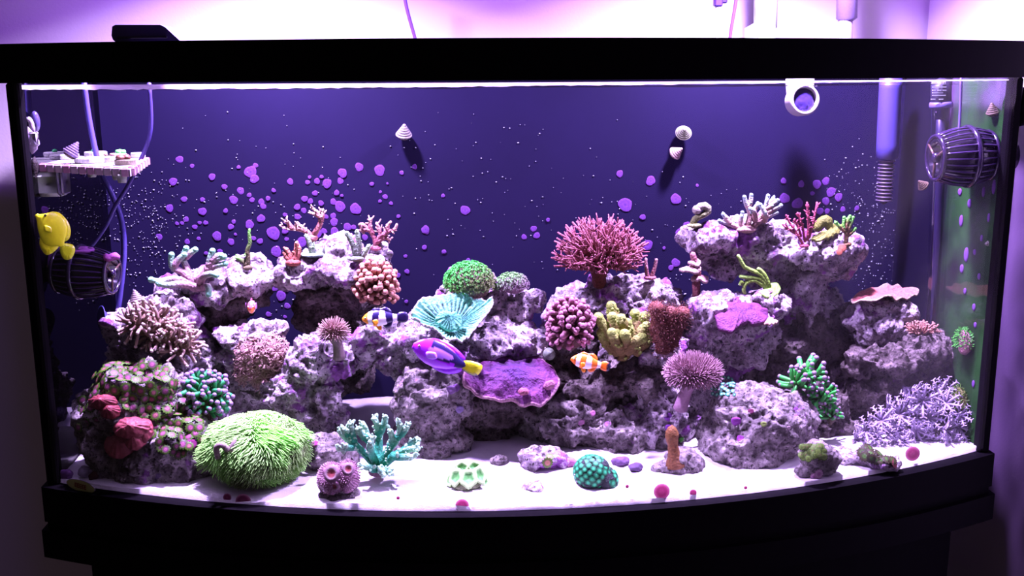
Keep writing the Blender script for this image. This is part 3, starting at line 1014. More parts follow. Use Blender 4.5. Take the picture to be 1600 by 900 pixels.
# upright green torch at right
tm = [tentacle_mesh('tentacle', C(70, 130, 60), C(56, 205, 90), C(160, 120, 176), b, .16, .17) for b in (.2, .5)]
tr = T('torch_coral', 'sprawling green torch coral with lilac tips right of the boulder', 'coral', surf(1275, 650)[0])
for (px, py, rx, ry, dy, n, L) in ((1248, 598, 20, 16, 0, 36, 20), (1265, 588, 14, 12, .005, 26, 22), (1282, 622, 22, 18, -.004, 46, 17), (1298, 650, 12, 22, 0, 30, 14), (1262, 630, 20, 16, 0, 24, 14)):
    c = at(px, py, .052 + dy)
    u = mpp(c)
    tr.part('head', MB().blob(c, (rx * .62 * u, rx * .55 * u, ry * .7 * u), C(104, 80, 70), 2, noise=.002, freq=150), CORAL)
    tentacle_ball(tr, c, V(rx * .6, rx * .6, ry * .6) * u, n, tm, L * u, zmin=-.5, jit=.35, keep_front=-.3)
# pink hammer coral and dim brown bubble-tip
hm = [tentacle_mesh('tentacle', C(116, 66, 84), C(168, 92, 130), C(216, 120, 182), b, .25, .275) for b in (.15, .4)]
frogspawn('dusky pink hammer coral left of the yellow green finger coral', 890, 508, 32, 40, .085, 210, 14, hm, -.7, C(120, 70, 84), 'hammer_coral')
bm = [tentacle_mesh('tentacle', C(120, 64, 62), C(196, 100, 104), C(236, 146, 150), b, .26, .33) for b in (.1, .35)]
frogspawn('salmon bubble tip anemone clinging to the side of the middle shelf', 588, 445, 28, 34, 0.125, 150, 13, bm, -.75, C(124, 62, 62), 'bubble_anemone')

# ------------------------------------------------------------------ finger leather at left
lm = [tentacle_mesh('finger', C(134, 90, 90), C(206, 150, 166), C(236, 190, 214), b, .14, .145) for b in (.2, .5, .8)]
lb = surf(250, 515)[0]
le = T('finger_leather_coral', 'tan leather coral of crowded finger polyps on the left rock', 'coral', lb)
mb = MB()
for (px, py, rx, ry) in ((232, 505, 30, 20), (262, 522, 30, 20), (285, 540, 18, 14)):
    c = at(px, py, .082)
    u = mpp(c)
    mb.blob(c, (rx * u, .022, ry * u), C(150, 104, 100), 3, noise=.003, freq=90)
    for p, nn in zip(*ell_pts(85, c, V(rx * u * .95, .021, ry * u * .95), -.6, -.1)):
        le.inst('finger', lm[R.randrange(3)], p, unit(nn + V(R.gauss(.1, .35), R.gauss(0, .3), R.gauss(.15, .35))), u * R.uniform(12, 21))
le.part('mound', mb, CORAL)

# ------------------------------------------------------------------ xenia
def xenia_mesh(name, cst, ct, arms=8, n=5):
    "one polyp: short stalk and eight feathered arms, about one unit wide"
    mb = MB()
    mb.tube([(0, 0, -.5), (0, 0, 0), (0, 0, .12)], [.09, .07, .1], cst, 5)
    for k in range(arms):
        a = 2 * PI * k / arms + R.uniform(-.15, .15)
        e = V(math.cos(a), math.sin(a), 0)
        P = spline([V(0, 0, .08), e * .28 + V(0, 0, .3), e * .55 + V(0, 0, R.uniform(.25, .5))], 5)
        mb.tube(P, [.065, .058, .045], np.array([cst, ct, ct]), 4)
        s = np.cross(e, V(0, 0, 1))
        for t in (2, 3, 4):
            for sg in (-1, 1):
                mb.tube([P[t], P[t] + (e * .35 + s * sg + V(0, 0, .25)) * .12], [.036, .022], ct, 3, 0, False)
    return shared(name, mb, SOFT)
xl = [xenia_mesh('polyp', C(150, 108, 186), C(198, 158, 234)) for _ in range(3)]
xe = T('xenia_coral', 'bush of starry lavender xenia polyps in the right corner', 'coral', at(1425, 690, .03))
X_SP = [(1400, 650, 46), (1428, 668, 42), (1440, 625, 44), (1462, 618, 42), (1478, 632, 40), (1375, 660, 40), (1415, 632, 40), (1450, 655, 40), (1470, 670, 44), (1455, 690, 46), (1395, 680, 42), (1350, 675, 38), (1335, 688, 30), (1492, 665, 40), (1500, 650, 34), (1475, 610, 34), (1425, 610, 34), (1365, 682, 36), (1435, 690, 36), (1485, 690, 34), (1410, 690, 34), (1385, 640, 34)]
mb = MB()
for i, (px, py, s) in enumerate(X_SP):
    c = at(px, py, .045 + .03 * (690 - py) / 80 - .008 * (i % 3))
    u = mpp(c)
    ax = unit(VIEW + V(R.gauss(0, .5), 0, R.gauss(.25, .4)))
    xe.inst('polyp', xl[i % 3], c, ax, s * u)
    mb.tube(spline([at(1425 + (px - 1425) * .5, 700, .05), at(px * .6 + 570, py * .5 + 350, .06), c - ax * s * u * .4], 6), [.006, .0045, .003], C(140, 105, 176), 6)
xe.part('stalks', mb, SOFT)
xp = [xenia_mesh('polyp', C(196, 120, 150), C(226, 156, 180)) for _ in range(3)]
xe2 = T('xenia_coral', 'fluffy salmon pink xenia cushion on the knobbly rock', 'coral', at(408, 600, .1))
mb = MB()
for (px, py, rx, ry) in ((405, 550, 36, 26), (425, 555, 26, 30), (398, 575, 30, 26), (420, 588, 22, 20)):
    c = at(px, py, .105)
    u = mpp(c)
    mb.blob(c, (rx * .85 * u, .02, ry * .85 * u), C(176, 104, 130), 2, noise=.002, freq=100)
    for p, nn in zip(*ell_pts(58, c, V(rx * u * .9, .023, ry * u * .9), -.8, .0)):
        xe2.inst('polyp', xp[R.randrange(3)], p, unit(nn + V(R.gauss(0, .3), R.gauss(0, .2), R.gauss(.1, .3))), u * R.uniform(12, 17))
xe2.part('mound', mb, SOFT)

# ------------------------------------------------------------------ fluffy green star polyps in front
def green_fluff():
    th = T('star_polyp_mound', 'large fluffy bright green star polyp mound on the front sand', 'coral', G(405, 752))
    c = at(402, 700, -.02)
    u = mpp(c)
    rad = V(66 * u, .05, 46 * u)
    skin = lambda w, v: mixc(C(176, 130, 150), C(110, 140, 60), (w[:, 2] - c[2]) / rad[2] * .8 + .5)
    mb = MB().blob(c, rad * .95, skin, 4, noise=.006, freq=40)
    th.part('mat', mb, CORAL, label='pinkish brown mat under the green polyps')
    ps, ns = ell_pts(9500, c, rad * .97, -.85, -.35)
    nz = fbm(np.array(ps) * 42, 2, 11)
    mb = MB()
    for p, nn, z in zip(ps, ns, nz):
        s = (p[0] - c[0]) / rad[0]
        low = (p[2] - c[2]) / rad[2]
        if low < -.15 and s < -.1 and R.random() < .45:
            continue
        d = unit(nn + V(.3 * s + .5 * z, -.1, .1) + V(R.gauss(0, .22), R.gauss(0, .22), R.gauss(0, .22)))
        l = u * R.uniform(12, 22) * (1 if low > -.3 else .7)
        e = p + d * l * .9 + V(l * (.75 * z + .35 * s), -.1 * l, -.35 * l)
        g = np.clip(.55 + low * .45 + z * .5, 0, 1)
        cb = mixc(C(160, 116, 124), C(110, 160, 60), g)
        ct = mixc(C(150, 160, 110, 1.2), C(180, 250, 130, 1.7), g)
        mb.tube(spline([p, p + d * l * .55, e], 4), [.0008, .0007, .00045], np.array([cb, ct, ct]), 3, 0, False)
    th.part('polyps', mb, HAIR, kind='stuff', label='hair fine bright green polyps')
    mb = MB()
    q = at(344, 703, -.068)
    mb.tube(spline([at(341, 715, -.07), at(338, 700, -.074), at(347, 695, -.076), at(356, 703, -.072)], 9), [.004, .0035, .004], C(206, 160, 190), 7)
    mb.tube(spline([at(360, 715, -.066), at(362, 700, -.07), at(368, 686, -.066)], 6), [.005, .004, .002], C(190, 150, 176), 6)
    th.part('curled_edge', mb, SOFT, label='pale curled flap of the mat')
green_fluff()
def star_polyps(label, px, py, rx, ry, Y, n, cb, ct, L, basec):
    c = at(px, py, Y)
    u = mpp(c)
    th = T('star_polyp_mound', label, 'coral', c - V(0, 0, ry * u))
    rad = V(rx * u, rx * .8 * u, ry * u)
    th.part('mat', MB().blob(c, rad * .93, basec, 3, noise=.002, freq=120), CORAL)
    ps, ns = ell_pts(n, c, rad * .92, -.3, -.4)
    mb = MB()
    for p, nn in zip(ps, ns):
        d = unit(nn + V(R.gauss(0, .25), R.gauss(0, .25), R.gauss(.25, .2)))
        l = L * u * R.uniform(.7, 1.2)
        g = np.clip(.2 + (p[2] - c[2]) / rad[2] - .55 * (p[0] - c[0]) / rad[0] + R.gauss(0, .2), 0, 1)
        k = mixc(cb, ct, g)
        mb.tube([p, p + d * l], [.0007, .0006], k * .8, 3, 0, False)
        a, b = frame(d)
        for j in range(5):
            t = 2 * PI * j / 5
            mb.tube([p + d * l, p + d * l + (a * math.cos(t) + b * math.sin(t)) * 2.3 * u + d * u], [.0006, .0004], k, 3, 0, False)
    th.part('polyps', mb, HAIR, kind='stuff')
    return th
star_polyps('domed green star polyps on top of the bright rock block', 733, 443, 36, 30, .125, 620, C(150, 150, 96), C(70, 225, 84), 7, C(150, 112, 120))
star_polyps('small pale star polyp tuft right of the green dome', 800, 445, 22, 14, .125, 230, C(176, 130, 176), C(140, 190, 120), 6, C(176, 120, 170))

# ------------------------------------------------------------------ toadstool leathers
def toadstool(label, cap, cap_r, foot, Y, n, L, cst, cb, ct, lean=0.):
    c = at(cap[0], cap[1], Y)
    u = mpp(c)
    f = at(foot[0], foot[1], Y + .004)
    th = T('toadstool_coral', label, 'coral', f)
    rx, ry = cap_r[0] * u, cap_r[1] * u
    P = spline([f, (f + c) / 2 + V(lean, 0, 0), c - V(0, 0, ry * .3)], 8)
    th.part('stalk', MB().tube(P, [cap_r[2] * u * 1.15, cap_r[2] * u * .9, cap_r[2] * u * 1.3], cst, 14, .04), SOFT)
    th.part('cap', MB().blob(c, (rx * .86, rx * .75, ry * .8), cb * .8, 3, noise=.002, freq=80), SOFT)
    ps, ns = ell_pts(n, c, V(rx * .84, rx * .74, ry * .78), -.6, -.45)
    tufts(th, ps, ns, L * u, .00075, cb, ct, jit=.12, droop=-.05)
    return th
toadstool('large pink toadstool coral with a fuzzy drooping cap beside the boulder', (1083, 582), (42, 26, 10), (1062, 640), .035, 1500, 12, C(196, 130, 190), C(186, 110, 160), C(232, 160, 214))
toadstool('small pink toadstool coral on a smooth stalk at the left of the arch', (521, 518), (19, 16, 8.5), (530, 560), .062, 420, 10, C(150, 110, 140), C(190, 110, 140), C(236, 176, 200), .002)

# ------------------------------------------------------------------ plates and cups
def teal_cup():
    Y = .055
    rim = px_path([(642, 492, .0), (655, 470, .02), (690, 458, .045), (725, 458, .05), (752, 468, .045), (770, 466, .04), (768, 482, .02), (748, 505, .0), (736, 522, -.015), (722, 532, -.03), (700, 528, -.03), (678, 515, -.025), (658, 503, -.015)], Y)
    th = T('cup_coral', 'ruffled teal cup coral with radiating ridges and pink edge', 'coral', at(712, 532, Y))
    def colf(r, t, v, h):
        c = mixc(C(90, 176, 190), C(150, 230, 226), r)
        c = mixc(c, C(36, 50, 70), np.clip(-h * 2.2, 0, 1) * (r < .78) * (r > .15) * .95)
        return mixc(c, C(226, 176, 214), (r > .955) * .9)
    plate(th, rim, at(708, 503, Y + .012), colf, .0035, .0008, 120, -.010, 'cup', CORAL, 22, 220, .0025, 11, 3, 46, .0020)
    c = at(705, 498, Y - .004)
    u = mpp(c)
    mb = MB()
    rim2 = px_path([(680, 500, 0), (690, 488, .01), (712, 488, .014), (722, 500, .006), (716, 514, -.008), (696, 514, -.008)], Y - .006)
    plate(th, rim2, at(703, 497, Y - .004), lambda r, t, v, h: mixc(C(70, 150, 160), C(120, 214, 206), r + .3 * h), .003, .001, 150, .004, 'inner_whorl', CORAL, 10, 96, .002, 7, 5, 24, .0012)
teal_cup()
def purple_plate():
    Y = .035
    rim = px_path([(722, 596, -.005), (730, 575, .015), (752, 560, .035), (785, 554, .05), (825, 555, .05), (850, 562, .04), (868, 578, .02), (875, 598, 0), (866, 614, -.015), (848, 631, -.03), (825, 634, -.03), (806, 626, -.02), (780, 627, -.022), (755, 622, -.02), (736, 610, -.012)], Y)
    th = T('plate_coral', 'big magenta plate coral jutting out below the blue tang', 'coral', at(800, 625, Y + .03))
    def colf(r, t, v, h):
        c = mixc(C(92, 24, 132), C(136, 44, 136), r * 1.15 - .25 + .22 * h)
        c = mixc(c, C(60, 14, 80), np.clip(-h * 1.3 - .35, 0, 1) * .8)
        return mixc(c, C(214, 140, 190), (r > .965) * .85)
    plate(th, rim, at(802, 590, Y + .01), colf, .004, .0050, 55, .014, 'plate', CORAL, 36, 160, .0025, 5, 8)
    th.part('knob', MB().blob(at(858, 602, Y - .016), (.008, .006, .007), C(206, 110, 176), 2, noise=.002, freq=120), CORAL)
    th.part('knob', MB().blob(at(818, 612, Y - .025), (.007, .006, .006), C(200, 96, 150), 2, noise=.002, freq=120), CORAL)
purple_plate()
def shelf_plate(label, rim, cen, Y, c0, c1, thick=.003, bump=.0015, ruffle=.001, name='plate_coral', dome=.003, edge=None, freq=90):
    th = T(name, label, 'coral', at(cen[0], cen[1], Y))
    def colf(r, t, v, h):
        c = mixc(c0, c1, r + .25 * h)
        return c if edge is None else mixc(c, edge, (r > .95) * .9)
    plate(th, px_path(rim, Y), at(cen[0], cen[1], Y + (cen[2] if len(cen) > 2 else 0)), colf, thick, bump, freq, dome, 'plate', CORAL, 14, 72, ruffle, 9, R.randrange(50))
    return th
shelf_plate('wavy salmon orange plate coral crowning the right rock step', [(1330, 470, -.01), (1340, 458, .01), (1362, 448, .03), (1390, 444, .04), (1415, 449, .035), (1435, 452, .02), (1430, 461, 0), (1405, 466, -.015), (1385, 463, -.02), (1360, 468, -.022)], (1385, 459, .01), .145, C(214, 96, 110), C(226, 124, 140), ruffle=.002, edge=C(236, 190, 200))
shelf_plate('purple magenta encrusting coral draped over the mid right rock', [(1116, 490, .01), (1132, 477, .02), (1158, 472, .03), (1184, 475, .025), (1200, 487, .01), (1197, 501, -.012), (1182, 504, -.02), (1166, 500, -.018), (1152, 508, -.024), (1142, 518, -.03), (1122, 508, -.02)], (1157, 487, .0), .105, C(110, 34, 122), C(136, 48, 136), .006, .004, .002, dome=.006, freq=60)
shelf_plate('thin pink plate coral lip under the purple encrusting coral', [(1190, 500, .01), (1200, 495, .012), (1215, 500, .005), (1212, 505, -.01), (1196, 507, -.01)], (1201, 501, .0), .095, C(214, 130, 160), C(236, 170, 180))
shelf_plate('folded olive green plate coral among the upper right frags', [(1268, 372, -.01), (1285, 362, .0), (1300, 356, .01), (1315, 352, .01), (1310, 364, -.005), (1295, 371, -.012), (1280, 376, -.015)], (1292, 365, -.002), .15, C(120, 112, 40), C(150, 140, 60), .004, .002, .002)
th = T('plate_coral', 'upright olive coral fold behind the red gorgonian', 'coral', at(1290, 362, .17))
th.part('fold', MB().tube(spline(px_path([(1275, 360), (1283, 348), (1292, 344), (1296, 354), (1306, 358)], .165), 12), [.006, .008, .007, .006], C(126, 118, 44), 8, .1), CORAL)

# ------------------------------------------------------------------ branching corals drawn branch by branch
def sticks(label, Y, base, branches, cb, ct, r0, r1, name='staghorn_coral', twigs=0, tl=8, crust=None, crustc=None, knob=0, rough=.12, blunt=False, snap=True):
    b = at(base[0], base[1], Y)
    if snap:
        s, _ = surf(base[0], base[1], 7)
        if abs(s[1] - Y) < .09:
            Y = s[1] + .004
            b = at(base[0], base[1], Y)
    u = mpp(b)
    th = T(name, label, 'coral', b)
    cr = crust or (8, 4)
    th.part('base', MB().blob(b, (cr[0] * u, cr[0] * .8 * u, cr[1] * u), cb if crustc is None else crustc, 2, noise=.0015, freq=140), CORAL)
    for br in branches:
        branch(th, px_path(br, Y), r0 * u, r1 * u, cb, ct, twigs, tl, rough=rough, knob=knob, blunt=blunt)
    return th
sticks('lilac antler coral with green tips on the left shelf', .14, (310, 448), [
    [(305, 448), (275, 436, -.01), (250, 440, -.02), (236, 437, -.02)], [(305, 448), (280, 444, -.02), (262, 446, -.03), (248, 443, -.03)],
    [(302, 444), (285, 425), (272, 420), (267, 410), (268, 398)], [(272, 416), (280, 405), (288, 398)],
    [(300, 442), (292, 420, .01), (286, 405, .01), (291, 388, .01)], [(290, 402, .01), (298, 395, .01), (305, 390, .01)],
    [(308, 440), (325, 420), (328, 405), (332, 392)], [(326, 415), (338, 405), (350, 401)], [(322, 422), (338, 415), (352, 412)], [(330, 408), (340, 400), (346, 399)],
    [(312, 444), (318, 432, -.02), (330, 428, -.025), (338, 430, -.03)], [(315, 450), (325, 448, -.02), (326, 460, -.025)]],
    C(196, 132, 178), C(160, 226, 214), 6.2, 4.4, crust=(16, 8), blunt=True, rough=.06)
sticks('thin green twig coral standing alone on the left shelf', .155, (386, 418), [[(386, 418), (388, 402), (386, 390), (391, 380), (389, 366), (390, 358)], [(385, 414), (378, 407), (368, 402)], [(387, 395), (383, 398)]], C(120, 96, 76), C(130, 206, 90), 4.2, 2.2, twigs=1, tl=5, crust=(9, 4))
sticks('pink spiky coral arching left on the middle shelf', .17, (488, 372), [
    [(488, 372), (480, 362), (466, 358), (448, 357), (437, 352)], [(466, 358), (462, 350)], [(456, 358), (450, 348), (444, 346)], [(478, 362), (470, 352)],
    [(490, 368), (499, 352), (502, 340), (494, 330), (486, 324)], [(501, 345), (504, 335), (501, 331)], [(502, 340), (494, 335), (484, 332)]],
    C(206, 112, 132), C(240, 180, 200), 5, 2, twigs=7, tl=8, crust=(9, 5))
sticks('pink branching coral at the right end of the middle shelf', .165, (588, 388), [
    [(588, 388), (585, 372), (577, 360), (566, 350), (561, 352)], [(582, 366), (578, 352), (580, 341)], [(588, 380), (594, 368), (592, 356), (588, 348)], [(592, 372), (604, 362), (606, 352), (611, 346)],
    [(594, 370), (606, 362), (617, 358), (620, 350)], [(590, 378), (600, 372), (610, 375)], [(575, 358), (566, 360), (562, 360)]],
    C(206, 100, 140), C(240, 166, 190), 4.4, 2, twigs=5, tl=9, crust=(9, 6))
sticks('small coral red frag at the left edge of the middle shelf', .15, (458, 410), [[(456, 410), (452, 398), (446, 388)], [(460, 410), (462, 395), (464, 378)], [(455, 408), (448, 402), (444, 394)], [(462, 406), (466, 396), (468, 386)]], C(206, 90, 96), C(236, 130, 120), 6, 3, twigs=6, tl=6, crust=(12, 6))
sticks('pale green knobbly stick coral in the middle shelf centre', .165, (488, 398), [[(488, 398), (485, 385), (481, 374), (478, 367)], [(486, 390), (490, 382)]], C(150, 150, 150), C(176, 200, 180), 5, 3.4, knob=14, crust=(18, 4), crustc=C(150, 170, 176))
sticks('grey green forked stick coral at the middle shelf right', .165, (556, 404), [[(556, 404), (552, 385), (546, 372), (541, 363)], [(558, 404), (561, 385), (559, 368), (557, 361)], [(562, 408), (570, 395), (577, 383)]], C(136, 130, 140), C(180, 196, 176), 5, 3.6, knob=12, crust=(14, 5))
sticks('teal branching coral spreading over the front sand', -.035, (592, 735), [
    [(590, 735), (575, 715, .0), (555, 695), (540, 685), (530, 672)], [(558, 698), (542, 700, -.01), (528, 702, -.01)], [(552, 692), (550, 675), (546, 660)], [(546, 680), (538, 670)],
    [(590, 732), (580, 700, .01), (572, 675, .01), (565, 660, .01)], [(576, 688), (566, 680), (558, 668)], [(592, 730), (592, 690, .02), (590, 665, .02), (584, 652, .02)], [(591, 680, .02), (600, 662, .02), (602, 650, .02)],
    [(595, 730), (605, 705), (618, 690), (625, 670), (622, 656)], [(620, 685), (632, 672), (638, 662)], [(600, 725), (622, 708, -.01), (640, 702, -.01), (655, 700, -.01)], [(630, 705, -.01), (645, 692), (655, 686)], [(612, 712, -.01), (632, 715, -.02), (650, 712, -.02)],
    [(592, 735), (575, 730, -.02), (560, 726, -.025)], [(596, 738), (606, 735, -.02), (612, 742, -.025)], [(594, 738), (596, 735, -.02), (600, 744, -.03)], [(605, 710), (612, 690), (610, 672)], [(585, 720), (578, 700, -.02), (582, 682, -.02)]],
    C(40, 168, 150), C(206, 244, 236), 6.8, 4.4, twigs=7, tl=9, knob=22, crust=(16, 10), crustc=C(160, 110, 150), snap=False)
def bush(label, c, Y, rx, ry, foot, n, cb, ct, r0, r1, twigs=3, tl=9, name='birdnest_coral', zmin=-.35):
    f, _ = surf(foot[0], foot[1])
    Y = f[1] + .005
    o = at(c[0], c[1], Y)
    f = at(foot[0], foot[1], Y)
    u = mpp(o)
    th = T(name, label, 'coral', f)
    th.part('trunk', MB().tube(spline([f, (f * .4 + o * .6)], 6), [10 * u, 12 * u, 16 * u], cb * .7, 10, .1), CORAL)
    root = f * .45 + o * .55
    for d in fib_dirs(n, zmin):
        if d @ VIEW < -.55:
            continue
        e = o + V(d[0] * rx * u, d[1] * rx * u * .8, d[2] * ry * u) * R.uniform(.88, 1.06)
        m = root * .45 + e * .55 + V(R.gauss(0, 4), R.gauss(0, 4), R.gauss(0, 4)) * u
        s = root * .8 + e * .2
        branch(th, [s, m, e], r0 * u, r1 * u, cb, ct, twigs, tl, rough=.1, n=6, seg=8)
    return th
bush('big spiky pink birdnest coral bush rising above the reef', (937, 392), .15, 74, 55, (936, 448), 150, C(150, 66, 66), C(206, 100, 146), 3.6, 1.5, 6, 15, zmin=-.5)
def knobby(label, Y, foot, fingers, cb, ct, r0, r1, name, hairs=0, hc=None, knob=10):
    f = at(foot[0], foot[1], Y)
    u = mpp(f)
    th = T(name, label, 'coral', f)
    for br in fingers:
        P = px_path(br, Y)
        branch(th, P, r0 * u, r1 * u, cb, ct, 0, name='finger', blunt=True, rough=.1, n=9, seg=10, knob=knob)
    return th
knobby('yellow green knobbly finger coral beside the clownfish', .095, (975, 560), [
    [(975, 560), (970, 540), (968, 520, -.01)], [(970, 545), (950, 520), (935, 496)], [(968, 535), (962, 510), (957, 495)], [(960, 515), (958, 490, .01), (955, 478, .01)],
    [(975, 545), (985, 525), (980, 505)], [(985, 545), (1000, 520), (1010, 510)], [(985, 535), (995, 505, .01), (992, 490, .01)], [(995, 510, .01), (1003, 500, .01), (1008, 494, .01)], [(978, 540, -.01), (978, 528, -.02), (976, 522, -.025)],
    [(980, 548, -.01), (992, 535, -.02), (1004, 528, -.02)], [(972, 548, -.01), (960, 530, -.02), (956, 520, -.02)], [(966, 550), (948, 535), (940, 520)], [(990, 550), (1008, 535), (1016, 522)], [(970, 520), (972, 505, -.01), (970, 498, -.01)]],
    C(156, 112, 72), C(190, 190, 96), 11, 7.5, 'finger_coral', knob=16)
kb = knobby('rust brown velvety finger coral right of the birdnest rock', .072, (1040, 545), [[(1040, 548), (1035, 520), (1028, 495), (1025, 482)], [(1042, 540), (1044, 510), (1048, 490)], [(1045, 535), (1058, 505), (1066, 490)], [(1036, 530), (1028, 510, .01), (1034, 488, .01)]], C(110, 46, 44), C(156, 72, 76), 15, 11, 'finger_coral', knob=0)
ps, ns = [], []
for o in [q for q in kb.o.children]:
    me = o.data
    co = np.empty(len(me.vertices) * 3, np.float32)
    me.vertices.foreach_get('co', co)
    no = np.empty(len(me.vertices) * 3, np.float32)
    me.vertex_normals.foreach_get('vector', no)
    co, no = co.reshape(-1, 3) + kb.b, no.reshape(-1, 3)
    for _ in range(5):
        for p, nn in zip(co, no):
            ps.append(p + V(R.gauss(0, .003), R.gauss(0, .003), R.gauss(0, .003)))
            ns.append(nn)
tufts(kb, ps, ns, .0028, .0006, C(96, 36, 36), C(140, 64, 66), name='polyp_fuzz', jit=.4, seg=2)
sticks('pair of tiny pink sticks on the birdnest rock', .16, (1016, 434), [[(1012, 434), (1010, 420), (1009, 404)], [(1018, 434), (1023, 418), (1026, 405)]], C(176, 90, 120), C(216, 140, 176), 3.6, 2.4, knob=8, crust=(10, 4), name='stick_coral')
th = sticks('tiered dusky pink frag stack in front of the open water', .15, (1088, 470), [[(1088, 468), (1088, 445), (1090, 425), (1085, 405), (1082, 396)]], C(140, 62, 86), C(200, 110, 140), 7, 4.5, crust=(10, 6), name='stick_coral', snap=False)
for k, (px, py, rx, ry) in enumerate([(1079, 420, 17, 6), (1094, 435, 15, 5), (1085, 410, 10, 5)]):
    c = at(px, py, .148)
    u = mpp(c)
    plate(th, [c + V(math.cos(a) * rx * u, math.sin(a) * rx * u * .7, math.sin(a * 2) * .002 + ry * u * math.sin(a) * .4) * R.uniform(.85, 1.1) for a in np.linspace(0, 2 * PI, 9, endpoint=False)], c, lambda r, t, v, h: mixc(C(180, 92, 120), C(230, 170, 200), r), .004, .002, 120, .003, 'tier', CORAL, 7, 40, .001, 7)
sticks('periwinkle tipped staghorn coral on the high right shelf', .165, (1165, 358), [
    [(1160, 360), (1145, 352), (1132, 348), (1124, 345)], [(1140, 350), (1134, 340), (1130, 335)], [(1160, 358), (1158, 345), (1160, 332)], [(1168, 356), (1172, 335), (1166, 318), (1163, 308)], [(1168, 325), (1173, 313), (1174, 305)], [(1172, 335), (1180, 325), (1184, 318)],
    [(1176, 356), (1188, 338), (1195, 325), (1200, 306)], [(1194, 328), (1206, 320), (1215, 313)], [(1190, 336), (1206, 328), (1220, 321)], [(1182, 348), (1200, 338), (1214, 332)], [(1180, 345), (1178, 330, -.01), (1172, 326, -.01)], [(1195, 345), (1196, 335, -.01), (1188, 320, -.01)], [(1184, 340, .01), (1206, 314, .01), (1208, 310, .01)]],
    C(206, 140, 160), C(190, 200, 236), 5, 3, twigs=1, tl=7, crust=(18, 6), rough=.06, blunt=True)
th = sticks('pale curled horn coral at the left tip of the high shelf', .155, (1084, 352), [[(1082, 352), (1088, 340), (1098, 336), (1106, 330), (1105, 324), (1096, 322), (1089, 328)]], C(150, 140, 100), C(190, 160, 180), 5.5, 7, crust=(12, 4), name='horn_coral', blunt=True)
sticks('feathery magenta red gorgonian on the upper right rock', .15, (1256, 384), [
    [(1256, 384), (1245, 365), (1235, 350), (1228, 336)], [(1245, 366), (1232, 358), (1222, 350)], [(1258, 378), (1254, 355), (1250, 342), (1246, 332)], [(1262, 376), (1263, 350), (1262, 330), (1261, 316)], [(1264, 372), (1270, 350), (1274, 332), (1277, 316)], [(1252, 370), (1246, 352), (1241, 342)]],
    C(190, 60, 110), C(226, 84, 140), 2.4, 1.4, twigs=16, tl=6, crust=(8, 4), name='gorgonian')
sticks('mini bright green branching frag at the right of the upper shelf', .15, (1322, 382), [[(1322, 382), (1322, 366), (1318, 355), (1319, 340)], [(1322, 366), (1328, 352), (1333, 340)], [(1320, 362), (1312, 354), (1306, 348)], [(1324, 368), (1332, 362), (1336, 357)], [(1322, 358), (1324, 346), (1328, 338)]], C(140, 90, 60), C(130, 236, 96), 3.8, 2.4, twigs=3, tl=4, crust=(8, 4), blunt=True)
th = sticks('lime green long fingered coral on a round green foot', .14, (1205, 455), [[(1200, 450), (1192, 432), (1178, 424), (1164, 418), (1158, 408), (1153, 399)], [(1198, 448), (1188, 436), (1170, 434), (1156, 432)], [(1198, 450), (1180, 438), (1166, 442), (1162, 452), (1164, 458)], [(1202, 448), (1196, 432), (1188, 422), (1184, 420)], [(1160, 440), (1156, 445)]], C(150, 176, 60), C(190, 226, 110), 4, 2.8, crust=(3, 2), name='finger_coral', rough=.05, snap=False)
plate(th, px_path([(1190, 458, -.01), (1196, 446, .005), (1212, 442, .015), (1220, 450, .005), (1214, 460, -.012), (1202, 464, -.018)], .14), at(1205, 452, .138), lambda r, t, v, h: mixc(C(160, 196, 70), C(176, 216, 100), r), .004, .001, 120, .002, 'foot', CORAL, 8, 48)

